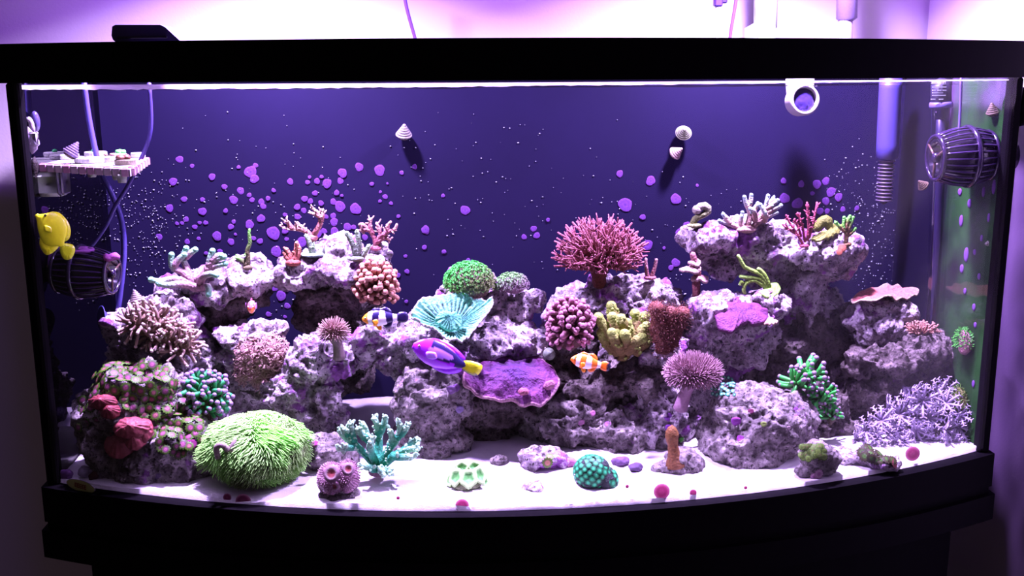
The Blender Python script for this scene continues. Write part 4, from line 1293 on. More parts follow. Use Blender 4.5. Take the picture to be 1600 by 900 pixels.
# ------------------------------------------------------------------ anemone-like crowns and small front pieces
def crown(label, px, py, Y, rx, n, L, cb, ct, name='tube_anemone'):
    c = at(px, py, Y)
    u = mpp(c)
    th = T(name, label, 'coral', c)
    th.part('disc', MB().blob(c, (rx * u * .8, rx * u * .6, 4 * u), cb * .8, 2), SOFT)
    me = tentacle_mesh('tentacle', cb, cb * .5 + ct * .5, ct, .3, .09, .11)
    for d in fib_dirs(n, .0):
        th.inst('tentacle', me, c + d * V(rx * .7, rx * .5, 2) * u, unit(d + V(0, 0, .5)), L * u * R.uniform(.8, 1.2))
crown('brown frilly anemone crown on the pale ledge at the right', 1440, 520, .11, 20, 60, 14, C(136, 62, 56), C(216, 140, 150))
def acan():
    th = T('button_coral', 'pink double mouthed button coral standing on the front sand', 'coral', G(530, 782))
    b = G(530, 775)
    Y = b[1]
    u = mpp(b)
    th.part('rubble', MB().blob(at(528, 773, Y), (31 * u, .02, 10 * u), C(150, 96, 150), 3, noise=.005, freq=120), ROCKG)
    cb_ = at(529, 745, Y)
    mbb = MB().blob(at(518, 748, Y), (21 * u, .022, 24 * u), C(190, 116, 176), 3, noise=.002, freq=120)
    mbb.blob(at(543, 744, Y), (18 * u, .021, 24 * u), C(190, 116, 176), 3, noise=.002, freq=120)
    th.part('body', mbb, SOFT)
    for cc_, rr_ in ((at(518, 748, Y), V(21 * u, .022, 24 * u)), (at(543, 744, Y), V(18 * u, .021, 24 * u))):
        ps, ns = ell_pts(420, cc_, rr_, -.7, -.3)
        tufts(th, ps, ns, 3.2 * u, .0008, C(176, 100, 160), C(226, 166, 214), jit=.3, seg=2)
    for px, py, r in ((518, 740, 11), (544, 733, 8), (522, 760, 7)):
        s = at(px, py, Y - (.024 if py < 750 else .021))
        ax = unit(VIEW + V((px - 530) * .02, 0, .25 if py < 750 else -.4))
        a, bb = frame(ax)
        mb = MB()
        k = 28
        vs, cs, fs = [], [], []
        for rr, hh, c in ((1.3, -.2, C(190, 120, 180)), (1.0, .14, C(190, 120, 176)), (.72, .16, C(216, 166, 206)), (.5, .06, C(196, 90, 116)), (.0, .0, C(176, 50, 74))):
            for j in range(k):
                t = 2 * PI * j / k
                w = rr * (1 + (.07 if j % 2 else -.07) * (rr > .7))
                vs.append(s + (a * math.cos(t) + bb * math.sin(t)) * r * u * w + ax * hh * r * u)
                cs.append(c)
        for i in range(4):
            for j in range(k):
                fs.append((i * k + j, (i + 1) * k + j, (i + 1) * k + (j + 1) % k, i * k + (j + 1) % k))
        mb.add(vs, fs, cs)
        th.part('mouth', mb, SOFT, label='red centred mouth with a pale frilled lip')
acan()
def trumpet():
    b = G(728, 764)
    Y = b[1] + .012
    th = T('trumpet_coral', 'pale lime trumpet coral of folded cups on the centre sand', 'coral', b)
    u = mpp(b)
    th.part('base', MB().blob(at(728, 755, Y), (24 * u, .018, 9 * u), C(176, 170, 150), 3, noise=.002, freq=120), CORAL)
    for px, py, rx, ry, dY in ((712, 746, 11, 14, -.01), (732, 748, 13, 15, -.016), (750, 743, 9, 15, -.008), (722, 731, 11, 9, .004), (741, 730, 11, 9, .006), (704, 750, 7, 11, -.002), (757, 752, 6, 10, 0)):
        s = at(px, py, Y + dY)
        ax = unit(VIEW + V((px - 730) * .03, 0, .5))
        a, bb = frame(ax)
        k = 24
        vs, cs, fs = [], [], []
        for rr, hh, c in ((.8, -.7, C(170, 190, 130)), (1.05, 0, C(206, 236, 170)), (.95, .25, C(226, 246, 196)), (.72, .22, C(206, 240, 176)), (.5, -.02, C(120, 200, 120)), (0, -.15, C(140, 214, 130))):
            for j in range(k):
                t = 2 * PI * j / k
                w = rr * (1 + .09 * math.sin(5 * t + px))
                vs.append(s + a * math.cos(t) * rx * u * w + bb * math.sin(t) * ry * u * w + ax * hh * 8 * u)
                cs.append(c)
        for i in range(5):
            for j in range(k):
                fs.append((i * k + j, (i + 1) * k + j, (i + 1) * k + (j + 1) % k, i * k + (j + 1) % k))
        th.part('cup', MB().add(vs, fs, cs), SOFT)
trumpet()
gz = zoa_mesh('polyp', C(70, 226, 176), C(40, 196, 146), C(30, 150, 110), C(24, 110, 84))
def green_zoas():
    b = G(930, 766)
    Y = b[1] + .018
    u = mpp(b)
    th = T('zoanthid_colony', 'emerald green zoanthid ball on a small rock on the front sand', 'coral', b)
    cs = [(at(925, 738, Y), V(28 * u, .022, 26 * u)), (at(945, 748, Y), V(20 * u, .02, 19 * u))]
    mb = MB()
    for c, r in cs:
        mb.blob(c, r, C(60, 60, 76), 3, noise=.003, freq=90)
    mb.blob(at(930, 760, Y), (32 * u, .022, 9 * u), C(150, 96, 150), 3, noise=.004, freq=90)
    th.part('rock', mb, CORAL)
    got = []
    for c, r in cs:
        for p, nn in zip(*ell_pts(90, c, r * 1.03, -.5, -.1)):
            if all(np.linalg.norm(p - g) > 7.2 * u for g in got) and all((((p - c2) / r2) ** 2).sum() > .9 for c2, r2 in cs):
                got.append(p)
                th.inst('polyp', gz, p, unit(nn + V(0, -.15, .1)), u * R.uniform(4.6, 6.0))
green_zoas()
def disc_polyps(label, spots, ms, size, name='zoanthid_colony', keep=None, cat='coral'):
    p0, _ = surf(spots[0][0], spots[0][1], keep=keep)
    th = T(name, label, cat, p0)
    for px, py in spots:
        p, nn = surf(px, py, 4, keep)
        th.inst('polyp', ms[R.randrange(len(ms))], p + nn * .0015, unit(nn + VIEW * .4), mpp(p) * size * R.uniform(.85, 1.15))
    return th
oz = zoa_mesh('polyp', C(236, 150, 130), C(226, 130, 140), C(120, 120, 60), C(110, 140, 50))
disc_polyps('two orange centred polyps with green fringe on the small crusty rock', [(857, 722), (861, 712)], [oz], 8, keep=[k_frag1])
gz2 = [zoa_mesh('polyp', C(120, 130, 60), C(110, 140, 50), C(140, 160, 70), C(90, 110, 50)), zoa_mesh('polyp', C(150, 130, 90), C(120, 150, 60), C(120, 140, 70), C(110, 130, 50))]
disc_polyps('olive green zoanthid cap on the grey rubble rock', [(1250 + 7 * i + 3 * (j % 2), 696 + 6 * j) for j in range(4) for i in range(6)], gz2, 5.5, keep=[k_frag2])
dz = [zoa_mesh('polyp', C(90, 130, 50), C(70, 90, 40), C(80, 60, 40), C(66, 54, 34))]
disc_polyps('dark brown and green zoanthids on the pale rubble rock', [(1345 + 10 * i + 4 * (j % 2), 690 + 9 * j) for j in range(4) for i in range(5)], dz, 8.5, keep=[k_frag3, k_corner])
tz = zoa_mesh('polyp', C(190, 246, 236), C(120, 226, 206), C(60, 170, 160), C(40, 110, 110))
disc_polyps('patch of tiny pale teal polyps behind the large boulder', [(1113 + 6.5 * i + 3 * (j % 2), 592 + 5.5 * j) for j in range(5) for i in range(6)], [tz], 3.6)
th = T('finger_coral', 'single rust brown finger coral standing on knobby rubble', 'coral', at(1052, 726, G(1050, 744)[1] + .012))
th.part('finger', MB().tube(spline(px_path([(1055, 728), (1053, 708), (1051, 692), (1050, 680), (1050, 668)], G(1050, 744)[1] + .010), 14), [.013, .0085, .0068, .0068, .0085, .0085, .005], np.array([C(150, 84, 56), C(150, 82, 40), C(160, 92, 48)]), 12, .06), CORAL)
th = T('purple_polyp', 'vivid purple polyp in the gap left of the boulder', 'coral', surf(1075, 676)[0])
p, nn = surf(1075, 676)
th.inst('polyp', zoa_mesh('polyp', C(176, 60, 206), C(150, 40, 176), C(190, 110, 220), C(160, 70, 190)), p, VIEW, .008)
disc_polyps('pink ringed polyps at the foot of the grey rubble rock', [(1272, 745), (1280, 742)], [zoa_mesh('polyp', C(196, 90, 190), C(206, 110, 196), C(226, 170, 226), C(216, 130, 206))], 7, keep=[k_frag2])
disc_polyps('red button polyp on the right side of the pale rubble rock', [(1399, 722)], [zoa_mesh('polyp', C(206, 80, 110), C(200, 70, 100), C(190, 80, 110), C(170, 70, 100))], 9, keep=[k_frag3])
disc_polyps('little orange sponge spot on the upper right shelf', [(1313, 390), (1309, 393)], [zoa_mesh('polyp', C(236, 130, 110), C(226, 110, 96), C(216, 110, 96), C(200, 96, 90))], 6, 'sponge_spot', [k_topshelf], 'sponge')

# ================================================================== fish
def fish(name, label, nose, tail, Y, prof, colf, fins, dY=0., thick=.16, eye=None, n=44, tilt=0., eyec=V(.01, .01, .01), eyewhite=V(.55, .5, .3)):
    "prof: (s, top, bottom) in body lengths; fins: (name, outline in (s, z), colour)"
    a, b = at(nose[0], nose[1], Y), at(tail[0], tail[1], Y + dY)
    L = np.linalg.norm(b - a)
    ex = (b - a) / L
    ez = UP - ex * (UP @ ex)
    ez = unit(ez)
    ey = np.cross(ez, ex)
    if ey @ FW < 0:
        ey = -ey
    ez = unit(ez + ey * tilt)
    P = lambda s, z, y=0.: a + ex * (s * L) + ez * (z * L) + ey * (y * L)
    th = T(name, label, 'fish', (a + b) / 2)
    ss = np.array([p[0] for p in prof])
    S = np.linspace(0, 1, 60) ** 1.15
    top, bot = np.interp(S, ss, [p[1] for p in prof]), np.interp(S, ss, [p[2] for p in prof])
    k = np.ones(5) / 5
    sm = lambda q: np.convolve(np.pad(q, 2, 'edge'), k, 'valid')
    top, bot = sm(top), sm(bot)
    vs, cs = [], []
    for s, t, bo in zip(S, top, bot):
        mid, h = (t + bo) / 2, max((t - bo) / 2, .012)
        w = thick * (math.sin(min(1, s * 1.5 + .12) * PI * .5) ** .8) * (1 - s ** 2.2 * .86) * min(1, h / (.12) * .5 + .5)
        for j in range(n):
            th_ = 2 * PI * j / n
            c, si = math.cos(th_), math.sin(th_)
            z = mid + h * si
            vs.append(P(s, z, w * math.copysign(abs(c) ** 1.1, c)))
            cs.append(colf(s, si, z))
    f = [(i * n + j, i * n + (j + 1) % n, (i + 1) * n + (j + 1) % n, (i + 1) * n + j) for i in range(59) for j in range(n)]
    f += [tuple(range(n))[::-1], tuple(59 * n + j for j in range(n))]
    th.part('body', MB().add(vs, f, cs), SCALE)
    for fname, out, c in fins:
        yo = 0.
        if len(out[0]) == 3:
            yo = out[0][2]
        Q = loop_spline([(p[0], p[1], 0) for p in out], 40)
        cen = Q.mean(0)
        vs, cs = [], []
        for sd in (-1, 1):
            for r in (1., .5):
                for i, q in enumerate(Q):
                    p = cen + (q - cen) * r
                    tk = ((.006 if r == 1. else .012) + .003 * math.sin(i * 2.2)) * (.4 if yo else 1)
                    vs.append(P(p[0], p[1], sd * tk + yo + (yo * .5 * (p[0] - out[0][0]) if yo else 0)))
                    cs.append(c(p[0], p[1]) if callable(c) else c)
            vs.append(P(cen[0], cen[1], sd * (.006 if yo else .013) + yo + (yo * .5 * (cen[0] - out[0][0]) if yo else 0)))
            cs.append(c(cen[0], cen[1]) if callable(c) else c)
        f = []
        m = 81
        for sd in (0, 1):
            for i in range(40):
                j = (i + 1) % 40
                q = [(i, j, 40 + j, 40 + i), (40 + i, 40 + j, 80)]
                for g in q:
                    g = tuple(x + sd * m for x in g)
                    f.append(g if sd else g[::-1])
        f += [(i, (i + 1) % 40, (i + 1) % 40 + m, i + m) for i in range(40)]
        th.part(fname, MB().add(vs, f, cs), SCALE)
    if eye:
        s, z, r = eye
        w = np.interp(s, S, [1] * 60)
        for sd in (-1, 1):
            yy = sd * thick * (math.sin(min(1, s * 1.5 + .12) * PI * .5) ** .8) * .86
            e = th.part('eye', MB().blob(P(s, z, yy), r * L, eyewhite, 2), GLOSS)
            th.part('pupil', MB().blob(P(s, z, yy + sd * r * .45), r * L * .7, eyec, 2), GLOSS, parent=e)
    return th
YEL = V(.80, .86, .012)
fish('yellow_tang', 'bright yellow tang swimming nose up in front of the left pump', (57, 335), (98, 384), .0,
     [(0, .035, -.055), (.05, .06, -.06), (.1, .17, -.08), (.17, .36, -.12), (.3, .44, -.20), (.5, .445, -.29), (.7, .37, -.33), (.85, .23, -.25), (.95, .08, -.09), (1, .05, -.05)],
     lambda s, si, z: YEL * (V(.9, .92, 1) if z < -.15 and .3 < s < .7 else V(1, 1, 1)),
     [('dorsal_fin', [(.14, .26), (.24, .43), (.42, .48), (.62, .47), (.82, .38), (.95, .22), (.9, .06), (.6, .08), (.3, .1)], YEL * .95),
      ('anal_fin', [(.45, -.2), (.6, -.38), (.78, -.46), (.95, -.45), (1.0, -.30), (.94, -.06), (.7, -.06), (.5, -.1)], YEL * .93),
      ('tail_fin', [(.97, .06), (1.12, .20), (1.27, .16), (1.38, -.04), (1.30, -.18), (1.12, -.16), (.97, -.06)], V(.62, .74, .012)),
      ('pectoral_fin', [(.34, -.02, -.118), (.47, .07, -.118), (.58, .0, -.118), (.47, -.10, -.118)], YEL * .9)],
     thick=.13, eye=(.15, .15, .034), eyewhite=V(.05, .05, .01))
BLU, DBL, LIL = V(.46, .02, .93), V(.016, .006, .09), V(.55, .24, .93)
def tang_col(s, si, z):
    e = ((s - .50) / .24) ** 2 + ((z - .045) / .075) ** 2
    if e < 1:
        return LIL
    if e < 2.3 and s > .3 or (s > .30 and abs(z - (.165 - .20 * (s - .45))) < .042) or (s > .80 and abs(z) < .055 + .03):
        return DBL
    if z < -.10:
        return BLU * .6 + LIL * .4
    return BLU
fish('blue_tang', 'violet blue tang with a yellow tail crossing the reef centre', (645, 540), (728, 572), -.02,
     [(0, .04, -.04), (.06, .12, -.09), (.15, .19, -.15), (.3, .235, -.21), (.5, .235, -.225), (.7, .18, -.18), (.88, .08, -.09), (1, .045, -.045)], tang_col,
     [('dorsal_fin', [(.18, .18), (.35, .265), (.65, .25), (.93, .13), (.9, .02), (.6, .03), (.3, .05)], lambda s, z: V(.22, .012, .75)),
      ('anal_fin', [(.35, -.17), (.55, -.255), (.78, -.235), (.95, -.12), (.9, -.02), (.6, -.03), (.4, -.05)], lambda s, z: V(.36, .03, .85)),
      ('tail_fin', [(.86, .035), (1.02, .11), (1.25, .12), (1.28, 0), (1.21, -.11), (1.02, -.10), (.86, -.035)], lambda s, z: V(.80, .84, .015) if z > -.075 else DBL),
      ('pectoral_fin', [(.25, -.02, -.095), (.40, .03, -.095), (.46, -.06, -.095), (.32, -.11, -.095)], LIL)],
     thick=.11, eye=(.10, .035, .022))
ORG, WHT, BLK = V(.92, .19, .012), V(.90, .86, .88), V(.012, .008, .03)
def clown(c0):
    def f(s, si, z):
        b = .03 * math.cos(z * 12)
        if .17 < s + b * .5 < .29 or .46 + .05 * si < s < .66 - .03 * si or .86 < s < .97:
            return WHT
        return c0(s, si)
    return f
CP = [(0, .03, -.04), (.06, .11, -.09), (.2, .21, -.18), (.4, .245, -.22), (.6, .22, -.2), (.8, .14, -.13), (.93, .095, -.09), (1, .09, -.09)]
def clown_fins(c1, c2, c3):
    return [('dorsal_fin', [(.24, .17), (.34, .30), (.52, .28), (.68, .31), (.82, .20), (.8, .05), (.5, .05)], c1),
            ('tail_fin', [(.96, .08), (1.08, .15), (1.24, .13), (1.29, 0), (1.24, -.13), (1.08, -.15), (.96, -.08)], c2),
            ('anal_fin', [(.54, -.14), (.66, -.28), (.8, -.22), (.84, -.05), (.7, -.04)], c1),
            ('pelvic_fin', [(.36, -.18), (.44, -.32), (.53, -.31), (.5, -.18)], c3),
            ('pectoral_fin', [(.30, -.05, -.15), (.42, -.02, -.17), (.45, -.12, -.17), (.36, -.19, -.15)], c3)]
fish('clownfish', 'orange clownfish with white bands at the cave mouth', (892, 561), (940, 571), .03, CP, clown(lambda s, si: ORG), clown_fins(ORG * .85, lambda s, z: ORG if s < 1.17 else BLK, V(.92, .30, .012)), thick=.14, eye=(.09, .03, .028))
fish('clownfish', 'black clownfish with white bands and orange face by the teal cup', (566, 499), (622, 496), .055, CP, clown(lambda s, si: V(.85, .25, .02) if s < .17 else (V(.9, .32, .02) if si < -.72 and s < .5 else V(.012, .004, .065))), clown_fins(V(.012, .004, .05), V(.012, .004, .05), V(.90, .34, .02)), thick=.14, eye=(.09, .03, .028))
def small_fish_col(s, si, z):
    if .30 < s < .44:
        return WHT
    return V(.86, .10, .25) if si > .25 else V(.92, .22, .03)
fish('juvenile_clownfish', 'tiny orange and magenta fish facing out above the xenia rock', (391, 482), (396, 478), .10,
     [(0, .10, -.12), (.1, .26, -.22), (.3, .42, -.36), (.6, .40, -.36), (.85, .2, -.2), (1, .1, -.1)], small_fish_col,
     [('dorsal_fin', [(.2, .36), (.35, .56), (.6, .52), (.7, .34)], V(.80, .10, .30)), ('tail_fin', [(.95, .1), (1.2, .3), (1.3, 0), (1.2, -.3), (.95, -.1)], V(.8, .3, .4)),
      ('pectoral_fin', [(.25, -.05, -.30), (.1, .25, -.40), (.3, .3, -.42), (.4, 0, -.32)], V(.55, .2, .75)), ('pectoral_fin', [(.25, -.05, .30), (.1, .25, .40), (.3, .3, .42), (.4, 0, .32)], V(.55, .2, .75))],
     dY=.022, thick=.30, eye=(.12, .08, .06))

# ================================================================== snails
def snail(label, px, py, Y, r, ax, c0=None, c1=None, h=1.5):
    "conical top shell; ax = pixel direction of the apex, plus depth"
    c = at(px, py, Y)
    u = mpp(c)
    c0 = C(206, 176, 206) if c0 is None else c0
    c1 = C(120, 92, 116) if c1 is None else c1
    d = unit(RT * ax[0] - UP * ax[1] + FW * (ax[2] if len(ax) > 2 else 0))
    prof, cols = [(-.28, .45), (-.2, .8)], [c1, c0]
    for k in range(6):
        t0, t1 = k / 6 * h, (k + 1) / 6 * h
        r0, r1 = 1 - k / 6 * .95, 1 - (k + 1) / 6 * .95
        prof += [(t0 + .02, r0), (t0 + (t1 - t0) * .55, r0 * .5 + r1 * .5 + .05), (t1 - .02, r1 * .92 + .02)]
        cols += [c0, c0 * .85, c1]
    prof = [(a * r * u, b * r * u) for a, b in prof]
    th = T('sea_snail', label, 'snail', c - d * r * u * .25, 'snails in the tank')
    th.part('shell', MB().lathe(c, d, prof, np.array(cols), 18), SHELL)
    th.part('foot', MB().blob(c - d * r * u * .28, (r * u * .7, r * u * .7, r * u * .25), C(96, 70, 66), 2, axes=[frame(d)[0], frame(d)[1], d]), SOFT)
    return th
GB = YB - .008
snail('banded cone snail on the back glass at the upper centre', 631, 211, GB - .012, 13, (.1, -.75, -.55))
snail('round grey snail on the back glass, upper of the two right of centre', 1068, 208, GB - .012, 13, (0, -.35, -.9), C(190, 176, 170), C(96, 80, 80), 1.0)
snail('pinkish snail on the back glass just below the round grey one', 1054, 240, GB - .012, 11, (.6, -.4, -.6), C(226, 170, 200), C(190, 130, 170))
snail('brown peaked snail high on the right glass above the pump', 1552, 176, .04, 11, (-.3, -.9, -.3), C(150, 112, 110), C(70, 48, 48))
snail('dim tan snail on the heater tube under the right pump', 1443, 291, .11, 9, (-.7, -.6, -.3), C(140, 100, 100), C(90, 60, 60))
snail('pale pointed snail on the algae covered right glass', 1552, 380, .03, 10, (-1, .1, -.2), C(206, 180, 200), C(150, 120, 140))
snail('cone snail atop the left leather coral rock', 214, 470, .10, 12, (-.2, -1, -.1), C(206, 160, 200), C(120, 84, 116))
snail('grey snail tucked between the plate coral and the hammer coral', 858, 553, .06, 10, (.3, -.2, -.9), C(176, 170, 180), C(110, 100, 110), 1.0)

# ================================================================== equipment
DK, DK2 = V(.006, .004, .011), V(.010, .005, .02)
def pump(label, back, frontp, Yb, Yf, rad, flip=1):
    a, b = at(back[0], back[1], Yb), at(frontp[0], frontp[1], Yf)
    L = np.linalg.norm(b - a)
    d = (b - a) / L
    u = mpp(a)
    r = rad * u
    th = T('circulation_pump', label, 'pump', a)
    prof = lambda t: r * (.62 + .42 * math.sin(PI * (t * .78 + .16)))
    ts = np.linspace(0, 1, 16)
    th.part('housing', MB().lathe(a, d, [(0, r * .5)] + [(t * L, prof(t) * .90) for t in ts[:-1]] + [(L * .93, prof(.93) * .72), (L * .80, prof(.93) * .62)], DK, 28), GLOSS)
    e1, e2 = frame(d)
    for k in range(26):
        an = 2 * PI * k / 26
        e = e1 * math.cos(an) + e2 * math.sin(an)
        for t0, t1 in ((.06, .34), (.42, .90)):
            q = [a + d * (t * L) + e * prof(t) * .99 for t in np.linspace(t0, t1, 7)]
            th.part('rib', MB().tube(q, r * .035, DK2 * 3.2, 5), GLOSS)
    for t in (.03, .38, .92):
        ring = [a + d * (t * L) + (e1 * math.cos(x) + e2 * math.sin(x)) * prof(t) for x in np.linspace(0, 2 * PI, 33)]
        th.part('band', MB().tube(ring, r * .075 if t != .38 else r * .1, DK2 * 1.3, 6, 0, False), GLOSS)
    m = a + d * (L * .93)
    for k in range(3):
        an = 2 * PI * k / 3 + .4
        e = e1 * math.cos(an) + e2 * math.sin(an)
        th.part('grille_spoke', MB().tube([m, m + e * prof(.93) * .98], r * .05, C(96, 62, 70), 5), GLOSS)
    th.part('hub', MB().lathe(m, d, [(-.004, r * .2), (.002, r * .18), (.004, r * .08)], DK2, 14), GLOSS)
    th.part('neck', MB().lathe(a, -d, [(-.004, r * .5), (.012, r * .42), (.014, r * .55), (.030, r * .55)], DK, 20), GLOSS)
    return th, a, d, r, e1, e2
pl, a, d, r, e1, e2 = pump('black ribbed circulation pump mounted on the left glass', (92, 423), (182, 428), .050, .040, 39)
pl.part('coralline_crust', MB().blob(a + d * .036 + V(-.002, -.006, r * .92), (.016, .012, .004), C(196, 90, 226), 2, noise=.002, freq=150), CRUST, label='magenta coralline crust on top')
pl.part('coralline_crust', MB().blob(a + d * .086 + V(-.012, -.012, r * .78), (.010, .008, .005), C(206, 84, 206), 2, noise=.002, freq=150), CRUST)
pr, a, d, r, e1, e2 = pump('black ribbed circulation pump mounted on the right glass', (1546, 243), (1455, 247), .045, .050, 44)
pr.part('magnet_cap', MB().lathe(at(1553, 240, .05), unit(at(1560, 240, .055) - at(1540, 240, .045)), [(-.012, .020), (-.004, .026), (.004, .026), (.008, .016)], DK2 * 1.5, 20), GLOSS)
solo('pump_magnet', 'black magnet puck outside the right corner of the tank', 'magnet', (HW + .010, .02, .455), MB().lathe((HW + .001, .02, .455), (1, 0, 0), [(0, .022), (.006, .026), (.016, .024), (.020, .014)], BLACK, 20), blackm)
solo('pump_magnet', 'purple crusted magnet holding the left pump to the glass', 'magnet', at(70, 412, .06), MB().lathe((-HW + .0095, .062, at(70, 414, .06)[2]), (1, 0, 0), [(0, .020), (.002, .024), (.014, .024), (.018, .018)], C(120, 50, 160), 22), CRUST)

def pipe(name, label, cat, px, Y, rpx, col, mat=PLAST, n=10, seg=28):
    P = spline(px_path(px, Y), seg)
    return solo(name, label, cat, P[-1], MB().tube(P, rpx * mpp(P[0]), col, n), mat)
HOSE = C(92, 66, 200)
pipe('air_hose', 'blue violet hose hanging down past the frag rack on the left', 'hose', [(131, 128), (138, 180), (149, 235), (160, 272), (177, 308), (190, 345), (194, 390), (190, 440), (184, 490)], .13, 4.4, HOSE)
pipe('pump_cable', 'thin violet cable curving down to the left pump', 'cable', [(233, 130), (236, 185), (233, 215), (222, 245), (200, 290), (180, 322), (166, 352), (148, 378), (138, 388)], .10, 3.3, C(80, 52, 170))
pipe('pump_cable', 'thin violet cable dropping to the right pump', 'cable', [(1502, 122), (1501, 160), (1499, 200), (1497, 210)], .05, 2.2, C(110, 74, 206))
solo('suction_cup', 'blue suction cup at the foot of the left hose', 'suction cup', at(165, 497, .115), MB().lathe(at(180, 497, .12), unit(at(158, 497, .11) - at(180, 497, .12)), [(0, .004), (.006, .004), (.010, .006), (.016, .012), (.0175, .0165), (.0185, .0165), (.0165, .008)], C(84, 66, 190), 20), PLAST)
# drain pipe with slotted strainer
dp = T('drain_pipe', 'blue violet standpipe with slotted grey strainer near the back right', 'pipe', at(1380, 313, .235))
P = px_path([(1392, 122), (1389, 180), (1386, 246)], .235)
dp.part('pipe', MB().tube(spline(P, 8), 17 * mpp(P[0]), C(78, 54, 176), 16), PLAST)
Q = px_path([(1386, 246), (1383, 280), (1381, 313)], .235)
dp.part('strainer', MB().tube(spline(Q, 12), 10.5 * mpp(P[0]), C(70, 54, 92), 14), PLAST)
for k in range(13):
    t = k / 12
    c = Q[0] * (1 - t) + Q[-1] * t
    dp.part('strainer_ring', MB().lathe(c, Q[-1] - Q[0], [(-.0011, .0106), (-.0008, .0120), (.0008, .0120), (.0011, .0106)], C(90, 66, 108), 16), PLAST)
# heater
ht = T('glass_heater', 'tall glass tube heater standing in the right back corner', 'heater', at(1455, 592, .16))
P = px_path([(1471, 128), (1466, 360), (1455, 592)], .16)
u = mpp(P[0])
HG = glass_mat('heater_glass', (.78, .74, .9), 1.6, base=.03)
ht.part('glass_tube', MB().tube(spline([P[0] * .9 + P[1] * .1, P[1], P[2]], 10), 15 * u, V(1, 1, 1), 20), HG)
ht.part('element', MB().tube(spline([P[0] * .75 + P[1] * .25, P[1], P[2] * .95 + P[1] * .05], 10), [7 * u, 7 * u, 6 * u], C(52, 36, 84), 12), PLAST)
ht.part('cap', MB().tube([P[0], P[0] * .87 + P[1] * .13], 15.6 * u, V(.016, .012, .03), 20), PLAST)
cc = P[0] * .86 + P[1] * .14
ht.part('collar', MB().lathe(cc, P[1] - P[0], [(-.002, .0148), (.001, .0158), (.004, .0158), (.006, .0148)], C(110, 80, 190), 20), PLAST)
for row, segs in ((129, [(-14, -5), (-2, 1), (2, 4), (5, 7)]), (136, [(-14, 8)]), (141, [(-13, -8), (-6, 0), (2, 8)]), (145, [(-14, 3)]), (149, [(-14, 7)]), (155, [(-15, -8), (-4, 3), (5, 12)])):
    hh = 2.2 if row == 129 else .8
    for x0, x1 in segs:
        c = at(1471 + (x0 + x1) / 2, row, .16 - 15.9 * u)
        ht.part('printed_mark', MB().box(c + V(0, .0012 * ((x0 + x1) / 16) ** 2, 0), ((x1 - x0) / 2 * u, .0004, hh * u), C(226, 206, 250)), PLAST, smooth=False)
# return nozzle
rn = T('return_nozzle', 'white elbow return nozzle poking out under the rim at the right', 'nozzle', at(1255, 180, .2))
c = at(1254, 157, .19)
u = mpp(c)
rn.part('riser', MB().tube(spline([at(1250, 122, .225), at(1250, 140, .222), at(1253, 156, .2)], 8), 22 * u, C(236, 216, 246), 20), PLAST)
ax = unit(VIEW + RT * .12 - UP * .1)
rn.part('lip', MB().lathe(c, ax, [(-.014, 23 * u), (.006, 24 * u), (.010, 23 * u), (.010, 19 * u), (.0, 18 * u)], C(206, 176, 216), 32, False), PLAST)
rn.part('outlet', MB().blob(c + ax * .003, (18.5 * u, 18.5 * u, .004), C(70, 40, 150), 3, axes=[*frame(ax), ax], noise=.002, freq=220), GLOSS, label='glittering dark opening of the nozzle')

# frag rack
zt = at(62, 258, .04)[2]
A0, A1, A2, A3 = G(62, 257, zt), G(203, 265, zt), G(230, 247, zt), G(98, 243, zt)
rk = T('frag_rack', 'white pink crusted frag rack shelf fixed to the left glass', 'rack', A0)
WH = C(226, 200, 236)
def slab(q, z0, z1, col):
    mb = MB()
    vs = [(p[0], p[1], z0) for p in q] + [(p[0], p[1], z1) for p in q]
    n = len(q)
    f = [tuple(range(n))[::-1], tuple(range(n, 2 * n))] + [(i, (i + 1) % n, n + (i + 1) % n, n + i) for i in range(n)]
    return mb.add(vs, f, col)
mb = slab([A0, A1, A2, A3], zt - .008, zt, WH)
rk.part('tray', mb, PLAST, smooth=False)
for e0, e1_, n_ in ((A0, A1, 11), (A1, A2, 6)):
    for k in range(n_):
        p = e0 * (1 - (k + .5) / n_) + e1_ * ((k + .5) / n_)
        rk.part('edge_lug', MB().box(p + V(0, 0, -.0035), (.0042, .0042, .0048), mixc(WH, C(226, 110, 196), R.uniform(.1, .9)), bev=.001), PLAST, smooth=False)
        rk.part('coralline_crust', MB().blob(p + V(0, .001, .001), (.0048, .004, .0014), C(214, 96, 190), 1, noise=.0008, freq=300), CRUST)
for px, py in ((143, 272), (182, 276), (190, 280), (205, 270), (214, 265)):
    rk.part('peg', MB().lathe(G(px, py - 8, zt - .006), (0, 0, -1), [(0, .0055), (.004, .0058), (.010, .0045)], C(206, 190, 206), 10), PLAST)
rk.part('magnet_box', MB().box(at(81, 287, .055), (.0175, .016, .0150), C(250, 236, 255), bev=.005), PLAST, label='white rounded magnet box under the shelf')
rk.part('end_plate', MB().box(at(99, 284, .05), (.004, .014, .015), C(190, 160, 226), bev=.002), PLAST)
def frag(label, px, py, r, top=None, discc=WH):
    p = G(px, py, zt + .0005)
    u = mpp(p)
    th = T('frag_plug', label, 'frag plug', p, 'frag plugs on the rack')
    th.part('disc', MB().lathe(p, (0, 0, 1), [(0, r * u * .96), (.001, r * u), (.0052, r * u), (.0062, r * u * .95)], discc, 22), SHELL, smooth=False)
    if top is not None:
        mb = MB()
        for k in range(top[1]):
            mb.blob(p + V(R.uniform(-.5, .5) * r * u, R.uniform(-.5, .5) * r * u, .008), (top[2] * u, top[2] * u, top[2] * .75 * u), top[0], 2, noise=.0008, freq=200)
        th.part('polyp', mb, SOFT)
frag('bare white frag plug at the front of the rack', 140, 254, 22)
frag('bare white frag plug behind the snail on the rack', 103, 248, 20)
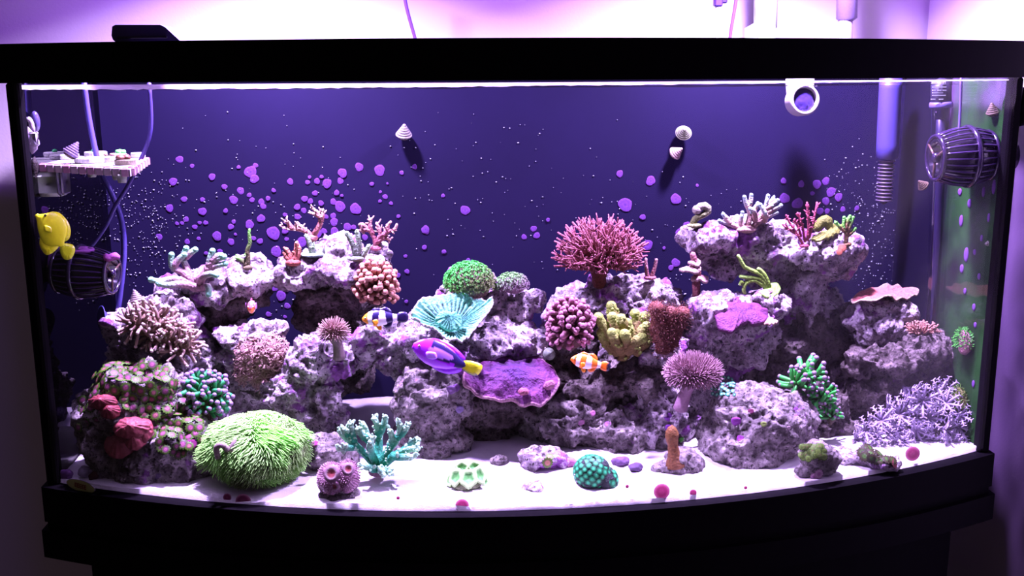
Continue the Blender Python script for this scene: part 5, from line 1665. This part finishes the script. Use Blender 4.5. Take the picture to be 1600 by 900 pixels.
frag('white frag plug with a green dot at the back of the rack', 150, 244, 17, (C(60, 206, 130), 1, 4))
frag('white frag plug with an anemone shred on the rack', 172, 252, 16, (C(170, 120, 120), 3, 3.5))
frag('brown crusted frag plug at the front corner of the rack', 196, 257, 16, (C(130, 72, 66), 5, 7), C(150, 120, 120))
frag('white frag plug with a bright green polyp near the rack end', 186, 247, 12, (C(110, 216, 110), 3, 5))
frag('small pale frag plug at the outer end of the rack', 216, 246, 11)
sn = snail('tall striped cone snail resting on the frag rack', 110, 240, .058, 13, (.55, -.9, .1), C(150, 112, 190), C(84, 56, 110), 1.7)
clip = T('glass_clip', 'translucent pinkish clip with suction cups high on the left glass', 'clip', at(50, 235, .03))
clip.part('arch', MB().tube(spline(px_path([(36, 215), (34, 200), (37, 190), (44, 187), (49, 192), (50, 205)], .03), 12), .0038, C(216, 176, 226), 8), PLAST)
clip.part('body', MB().tube(spline(px_path([(41, 198), (44, 215), (49, 235)], .03), 8), [.006, .011, .007], C(150, 116, 170), 10), PLAST)
clip.part('clip_plate', MB().box(at(53, 217, .026), (.0055, .004, .0085), C(200, 166, 220), bev=.002), PLAST)
for px, py in ((37, 180), (55, 190)):
    clip.part('suction_cup', MB().blob(at(px, py, .035), (.0055, .006, .0125), C(96, 72, 160), 2), GLOSS)
solo('algae_strand', 'dark algae strand hanging below the clip on the left glass', 'algae', at(50, 280, .035), MB().tube(spline(px_path([(47, 240), (49, 255), (52, 270), (51, 290)], .035), 10), [.003, .008, .005, .003], C(52, 36, 40), 7, .2), CORAL)

# things above the rim and behind the tank
zr = TH + RIM
u = mpp(at(220, 60, -.04))
cb = T('controller_box', 'flat dark violet controller box lying on the top rim at left', 'box', at(225, 64, -.045))
pg = [(176, 60), (174, 54), (175, 40), (180, 37), (250, 37), (257, 40), (281, 62), (180, 64)]
Yc = -.050
W0 = [at(x, y, Yc) for x, y in pg]
zmin_ = min(p[2] for p in W0)
vs = [p + V(0, dy, zr + .0003 - zmin_) for dy in (0, .05) for p in W0]
n_ = len(pg)
cb.part('case', MB().add(vs, [tuple(range(n_)), tuple(range(2 * n_ - 1, n_ - 1, -1))] + [(i + n_, (i + 1) % n_ + n_, (i + 1) % n_, i) for i in range(n_)], C(74, 44, 150)), PLAST, smooth=False)
cb.part('scuffed_edge', MB().box(at(222, 60, Yc - .0005) + V(0, 0, .001), (38 * u, .0012, 1.6 * u), C(40, 22, 84), bev=.0004), PLAST, smooth=False)
pipe('power_cord', 'thin violet cord rising behind the rim left of centre', 'cord', [(628, -60), (633, 0), (648, 58), (660, 100)], .335, 2.9, C(96, 30, 190))
pipe('power_cord', 'thin violet cord rising behind the rim beside the white pipe', 'cord', [(1156, -60), (1150, 0), (1141, 57), (1138, 110)], .335, 2.7, C(104, 40, 190))
pipe('lamp_cable', 'thin white cable hanging under a dark plug above the rim', 'cable', [(1120, 4), (1120, 30), (1119, 100)], .35, 2.6, C(236, 226, 246))
solo('cable_plug', 'dark violet plug at the top edge above the white cable', 'plug', at(1125, 4, .35), MB().box(at(1122, -2, .35), (.0065, .006, .012), C(70, 20, 150), bev=.002).box(at(1131, -4, .352), (.005, .005, .009), C(56, 16, 130), bev=.002), PLAST, smooth=False)
pv = T('pvc_pipe', 'white return pipe with a wide coupling behind the top rim', 'pipe', at(1188, 100, .35))
pv.part('tube', MB().tube(px_path([(1197, -120), (1196, 44)], .35), 18 * mpp(at(1190, 30, .35)), C(240, 236, 246), 20), PLAST)
pv.part('coupling', MB().tube(px_path([(1188, 43), (1188, 110)], .35), 24 * mpp(at(1190, 30, .35)), C(240, 236, 246), 20), PLAST)
pv2 = T('pvc_pipe', 'lilac down pipe with a stepped sleeve behind the rim at right', 'pipe', at(1322, 100, .335))
pv2.part('sleeve', MB().tube(px_path([(1325, -120), (1323, 29)], .335), 16 * mpp(at(1322, 30, .335)), C(150, 112, 200), 20), PLAST)
pv2.part('tube', MB().tube(px_path([(1321, 27), (1320, 110)], .335), 11 * mpp(at(1322, 30, .335)), C(190, 150, 220), 20), PLAST)

# ================================================================== coralline patches, specks, small debris
def patch_mesh(seed):
    rr = random.Random(seed)
    n = 16
    vs, cs, fs = [], [], []
    ph = [rr.uniform(0, 6.28) for _ in range(3)]
    c0, c1, c2 = C(112, 44, 168), C(124, 52, 174), C(88, 36, 144)
    for r, z, c in ((1., 0., c2), (.97, .10, c1), (.55, .13, c0), (.3, .12, c1)):
        for j in range(n):
            t = 2 * PI * j / n
            w = 1 + .07 * math.sin(2 * t + ph[0]) + .06 * math.sin(3 * t + ph[1]) + .04 * math.sin(5 * t + ph[2])
            vs.append((r * w * math.cos(t), r * w * math.sin(t), z))
            cs.append(c)
    vs.append((0, 0, .12))
    cs.append(c2)
    for i in range(3):
        for j in range(n):
            fs.append((i * n + j, i * n + (j + 1) % n, (i + 1) * n + (j + 1) % n, (i + 1) * n + j))
    fs += [(3 * n + j, 3 * n + (j + 1) % n, 4 * n) for j in range(n)]
    return shared('coralline_patch', MB().add(vs, fs, cs), CRUST)
PM = [patch_mesh(s) for s in range(7)]
S5 = [(258,93,18),(320,126,11),(637,124,13),(612,155,30),(632,190,22),(553,132,10),(420,180,17),(225,204,20),(482,230,14),(563,250,18),(606,272,12),(620,296,13),(528,295,21),(280,292,15),(372,294,12),(208,337,19),(372,353,20),(488,350,12),(290,393,14),(270,412,10),(245,414,10),(334,431,13),(358,410,10),(388,410,12),(514,430,15),(528,405,11),(445,476,23),(156,480,16),(296,505,14),(353,489,10),(515,505,17),(537,468,8),(608,418,22),(665,388,20),(728,248,11),(700,288,12),(667,306,16),(676,328,15),(811,204,16),(898,208,12),(908,182,9),(945,202,15),(968,180,10),(995,213,23),(1072,161,23),(1062,201,16),(1156,131,21),(1258,147,27),(1433,130,13),(1368,160,11),(1219,216,11),(1297,214,6),(1043,260,14),(1069,274,8),(1262,256,8),(1286,280,13),(1315,313,10),(1260,302,9),(935,262,14),(883,290,16),(912,302,14),(965,312,14),(846,331,16),(879,349,14),(848,380,16),(1027,305,16),(1060,328,27),(1138,340,28),(785,370,11),(790,405,14),(727,461,33),(785,452,15),(990,380,12),(1026,376,15),(1030,406,20),(1098,430,20),(1128,432,13),(948,462,22),(980,452,15),(1032,452,20),(1035,478,18),(870,505,25),(793,492,11),(741,553,27),(628,488,12),(660,502,15),(1352,378,10),(1487,444,20),(1482,533,12),(1578,555,10),(1387,578,9),(1575,275,10),(1185,483,15),(1280,522,18),(460,553,13),(700,605,12),(390,562,10)]
S8 = [(160,663,32),(190,617,20),(120,612,25),(282,795,28),(200,728,20),(80,782,18),(325,855,18),(185,798,12),(965,508,16),(905,533,18),(960,700,12),(268,625,18),(955,410,12)]
S6 = [(181,299,10),(302,377,26),(86,486,22),(80,580,14),(187,604,13),(318,653,15),(752,430,11),(674,478,17),(622,523,15),(691,515,18),(1142,179,19),(1310,217,26),(1172,347,38),(1447,316,29),(1267,415,16),(1290,567,30),(1563,243,9),(1475,498,28),(1446,663,24),(1420,690,15),(1507,458,20),(1383,583,9)]
S7 = [(84,286,16),(180,303,18),(265,304,24),(313,287,21),(240,354,12),(90,380,28),(160,408,30),(341,346,26),(313,395,21),(382,374,22),(281,450,20),(481,434,14),(320,450,15),(405,440,15)]
SPOTS = [(200 + x / 3.2, 220 + y / 3.2, r / 3.2) for x, y, r in S5] + [(400 + x / 4.09, 300 + y / 4.09, r / 4.09) for x, y, r in S8] + [(640 + x / 3.478, 220 + y / 3.478, r / 3.478) for x, y, r in S6] + [(1200 + x / 3.4625, 200 + y / 3.4625, r / 3.4625) for x, y, r in S7]
for i, (px, py, r) in enumerate(SPOTS):
    c = at(px, py, YB - .0072 - .00012 * (i % 9))
    s = r * mpp(c)
    tank.inst('coralline_patch', PM[i % 7], c, (0, -1, 0), (s, s, .0018), parent=back_pane)
def on_front(px, py, inset=.0105):
    Y = -.1
    for _ in range(30):
        p = at(px, py, Y)
        Y = -BOW * (1 - (p[0] / (HW - inset)) ** 2) + inset
    return at(px, py, Y)
CRT, cnt, cp_ = nodes('thin_coralline_on_glass')      # thin crust: light from the tank shines through it
_a = cnt.nodes.new('ShaderNodeAttribute')
_a.attribute_name = 'Col'
_n = noise_node(cnt, 500, 3.)
_hs = cnt.nodes.new('ShaderNodeHueSaturation')
lk(cnt, _a.outputs['Color'], _hs.inputs['Color'])
_q = cnt.nodes.new('ShaderNodeMapRange')
_q.inputs['To Min'].default_value, _q.inputs['To Max'].default_value = .7, 1.3
lk(cnt, _n.outputs['Fac'], _q.inputs['Value'])
lk(cnt, _q.outputs['Result'], _hs.inputs['Value'])
lk(cnt, _hs.outputs['Color'], cp_.inputs['Base Color'])
_t = cnt.nodes.new('ShaderNodeBsdfTranslucent')
lk(cnt, _hs.outputs['Color'], _t.inputs[0])
_m = cnt.nodes.new('ShaderNodeMixShader')
_m.inputs[0].default_value = .7
lk(cnt, cp_.outputs[0], _m.inputs[1])
lk(cnt, _t.outputs[0], _m.inputs[2])
lk(cnt, _m.outputs[0], cnt.nodes['Material Output'].inputs['Surface'])
FP = shared('coralline_patch', MB().lathe((0, 0, 0), (0, 0, 1), [(0, 1.), (.06, .98), (.09, .7), (.1, .5), (.08, .12)], np.array([C(236, 160, 220, 1.6), C(236, 150, 214, 1.5), C(216, 80, 170, 1.1), C(200, 62, 150, 1.), C(206, 80, 160, 1.1)]), 20), CRT)
for px, py, r in ((380, 783, 12), (355, 777, 6.5), (722, 790, 11), (652, 797, 7), (1034, 768, 13), (1083, 770, 6), (1426, 709, 12), (622, 778, 3), (692, 797, 4), (420, 787, 4), (540, 794, 3), (980, 760, 3), (1165, 762, 3)):
    c = on_front(px, py, .0112)
    nrm = unit(V(2 * BOW * c[0] / HW ** 2 * 1., -1, 0) * V(-1, 1, 1))
    tank.inst('coralline_patch', FP, c, VIEW * .2 + V(0, -1, 0) * .8, (r * mpp(c), r * mpp(c), .004), parent=front)
RPM = shared('coralline_patch', MB().lathe((0, 0, 0), (0, 0, 1), [(0, 1.), (.08, .95), (.1, .5), (.09, .1)], C(120, 60, 170), 12), CRUST)
def on_right(px, py):
    d = ray(px, py)
    return CAM + d * ((HW - .0094 - CAM[0]) / d[0])
for px, py, w, h in ((1502, 345, 4, 16), (1510, 398, 5, 20), (1503, 420, 4, 12), (1523, 394, 3, 8), (1530, 432, 3, 9), (1522, 480, 3.5, 10), (1542, 502, 4, 14), (1524, 508, 3, 8), (1521, 600, 3, 10), (1537, 625, 4, 12), (1531, 660, 4, 14), (1500, 300, 4, 10), (1537, 300, 3, 14), (1553, 292, 3.5, 20), (1515, 318, 4, 12), (1561, 310, 3, 16), (1548, 430, 3, 9), (1534, 372, 2.5, 9), (1508, 455, 3, 9), (1540, 560, 3, 10), (1528, 690, 3, 10), (1545, 340, 2.5, 12)):
    c = on_right(px, py)
    if c[1] < .02 or c[1] > YB - .02:
        continue
    u = mpp(c)
    o = tank.inst('coralline_patch', RPM, c, (-1, 0, 0), (1, 1, .008), 0., parent=right_pane)
    o.rotation_quaternion = Quaternion((0, 1, 0), -PI / 2)
    o.scale = (h * u * .6, w * u * 1.4, .008)
# oval badge outside the front glass with a few dark red characters
bc = on_front(127, 759, -.0012)
u = mpp(bc)
nn = unit(V(2 * BOW * bc[0] / HW ** 2, -1, 0))
ex_ = unit(np.cross(V(0, 0, 1), -nn))
ex_ = ex_ if ex_[0] > 0 else -ex_
tl_ = math.radians(-7)
e1 = ex_ * math.cos(tl_) + V(0, 0, 1) * math.sin(tl_)
e2 = V(0, 0, 1) * math.cos(tl_) - ex_ * math.sin(tl_)
mb = MB()
n_ = 36
vs, cs, fs = [], [], []
for hh, rr, c in ((0, 1, C(150, 130, 150)), (.0012, 1, C(150, 130, 150)), (.0012, .94, C(130, 120, 84, 3)), (.0012, 0.02, C(130, 120, 84, 3))):
    for j in range(n_):
        t = 2 * PI * j / n_
        vs.append(bc + e1 * math.cos(t) * rr * 27 * u + e2 * math.sin(t) * rr * 9.6 * u + nn * hh)
        cs.append(c)
for i in range(3):
    for j in range(n_):
        fs.append((i * n_ + j, i * n_ + (j + 1) % n_, (i + 1) * n_ + (j + 1) % n_, (i + 1) * n_ + j))
tank.part('oval_badge', MB().add(vs, fs, cs), PLAST, front, smooth=False, label='olive oval badge with dark red lettering low on the front glass')
mb = MB()
for k, x in enumerate((-9, -4.5, 0, 4.5, 9)):
    for y, w in ((3.0, 1.7), (0, 1.3 if k % 2 else 1.7), (-3.0, 1.7)):
        mb.box(bc + e1 * x * u + e2 * y * u + nn * .0014, (w * u, .0003, .75 * u), C(110, 40, 34, 2.5), axes=[e1, nn, e2])
    mb.box(bc + e1 * (x - 1.4) * u + nn * .0014, (.6 * u, .0003, 3.2 * u), C(110, 40, 34, 2.5), axes=[e1, nn, e2])
tank.part('lettering', mb, PLAST, front, smooth=False, label='blurred dark red characters on the badge')
# specks on the back glass: nobody could count them
mb = MB()
def specks(cx, cy, sx, sy, n, k=1.):
    for _ in range(int(n * .75)):
        px, py = R.gauss(cx, sx), R.gauss(cy, sy)
        if not (140 < px < 1400 and 150 < py < 560):
            continue
        c = at(px, py, YB - .0078)
        v, f = ico(0)
        r = mpp(c) * R.choice((.55, .7, .7, .9, 1.25)) * k
        kk = R.uniform(.3, .9)
        mb.add(v * V(r * R.uniform(.8, 1.5), r * .5, r) + c, f, C(206, 190, 236) * kk)
specks(235, 345, 35, 45, 260)
specks(210, 420, 22, 40, 90)
specks(190, 315, 22, 25, 70)
specks(1385, 330, 34, 40, 190)
specks(1330, 300, 30, 35, 90)
specks(1370, 420, 34, 35, 170)
specks(430, 330, 130, 70, 170, .9)
specks(780, 320, 120, 70, 170, .9)
specks(1080, 380, 120, 60, 90, .9)
specks(450, 480, 50, 40, 50)
specks(1120, 440, 50, 30, 40)
solo('white_specks', 'tiny white worm specks peppered over the dark back glass', 'specks', (0, YB - .008, .25), mb, SHELL, kind='stuff')
# bright crust spots on the rocks
_sp = {}
for px, py, r, c in ((1150, 655, 8, (170, 60, 200)), (1155, 684, 7, (190, 70, 206)), (1172, 640, 5, (120, 40, 96)), (1190, 660, 5, (150, 160, 90)), (930, 648, 5, (214, 110, 200)), (946, 660, 6, (190, 110, 206)), (912, 660, 6, (206, 120, 200)), (1046, 650, 8, (150, 60, 200)), (1042, 664, 6, (140, 56, 190)), (703, 605, 8, (170, 110, 206)), (716, 606, 7, (150, 84, 190)), (720, 640, 7, (170, 130, 220)), (1236, 665, 4, (200, 150, 200)), (1068, 690, 5, (80, 150, 60)), (980, 630, 5, (150, 84, 170)), (300, 690, 10, (140, 30, 120)), (285, 684, 8, (150, 36, 126)), (490, 690, 6, (190, 60, 170))):
    best = None
    for i, Q in enumerate(RP):
        m = (np.abs(Q[:, 0] - px) < 4) & (np.abs(Q[:, 1] - py) < 4)
        if m.any():
            j = np.where(m)[0][np.argmin(Q[m, 2])]
            if best is None or Q[j, 2] < best[0]:
                best = (Q[j, 2], i, j)
    if best is None:
        continue
    _, i, j = best
    p, nn = RV[i][j], RN[i][j]
    if c not in _sp:
        _sp[c] = shared('crust_spot', MB().blob((0, 0, 0), (1, .85, .16), C(*c), 2, noise=.10, freq=2.3), CRUST)
    o = link('crust_spot', _sp[c], RO[i], tuple(p - np.array(RO[i].location)))
    o.rotation_mode = 'QUATERNION'
    o.rotation_quaternion = Vector(unit(nn + VIEW * .5)).to_track_quat('Z', 'Y')
    o.scale = (r * mpp(p),) * 3
# green tufts growing on the right glass
def wall_tuft(label, px, py, rx, ry, cb, ct, discc, n):
    c = on_right(px, py)
    u = mpp(c)
    th = T('algae_tuft', label, 'algae', c)
    th.part('disc', MB().blob(c - V(.004, 0, 0), (.006, rx * u * 2.2, ry * u), discc, 3, noise=.002, freq=120), CORAL)
    ps, ns = ell_pts(n, c - V(.006, 0, 0), V(.008, rx * u * 2.2, ry * u), -1, -.8)
    sel = [(p, q) for p, q in zip(ps, ns) if p[2] > c[2] - ry * u * .3]
    tufts(th, [p for p, _ in sel], [q for _, q in sel], 6 * u, .0007, cb, ct, jit=.5)
wall_tuft('bright green tuft on a pink disc stuck to the right glass', 1512, 535, 8, 20, C(60, 140, 40), C(96, 220, 70), C(176, 110, 140), 260)
wall_tuft('olive green tuft low on the right glass beside the xenia', 1503, 628, 10, 24, C(96, 110, 40), C(130, 170, 70), C(120, 110, 60), 260)
# loose shells and rubble on the sand
def pebble(label, px, py, rx, ry, col, seed, name='shell_rubble', z=.006):
    p = G(px, py, z)
    u = mpp(p)
    solo(name, label, 'rubble', p, MB().blob(p + V(0, 0, ry * u * .55), (rx * u, rx * u * .8, ry * u), col, 3, noise=.0025, freq=110, seed=seed), CRUST if seed % 2 else ROCKG, group='loose rubble on the sand')
pebble('lilac shell fragment on the shaded sand behind the trumpet coral', 780, 724, 15, 9, C(150, 110, 190), 2)
pebble('flat purple pebble behind the emerald zoanthid ball', 968, 724, 15, 7, C(130, 84, 160), 3)
pebble('small dark purple cone shell right of the emerald zoanthids', 994, 733, 11, 5, C(110, 76, 140), 5)
pebble('pink coralline chip beside the small crusty rock', 892, 728, 10, 8, C(216, 120, 206), 7)
pebble('round lilac pebble under the zoanthid rock edge', 249, 748, 9, 7, C(150, 110, 180), 9)
pebble('torn pale shell chip behind the oval badge', 134, 741, 14, 8, C(190, 150, 220), 11)
pebble('dark red crusted shell just above the oval badge', 146, 747, 9, 6, C(96, 40, 60), 13)
pebble('purple crusted chip in the front left corner', 104, 745, 10, 9, C(150, 80, 190), 15)
pebble('pale pink rubble strip left of the front right rubble rock', 1318, 722, 14, 6, C(226, 180, 220), 17)
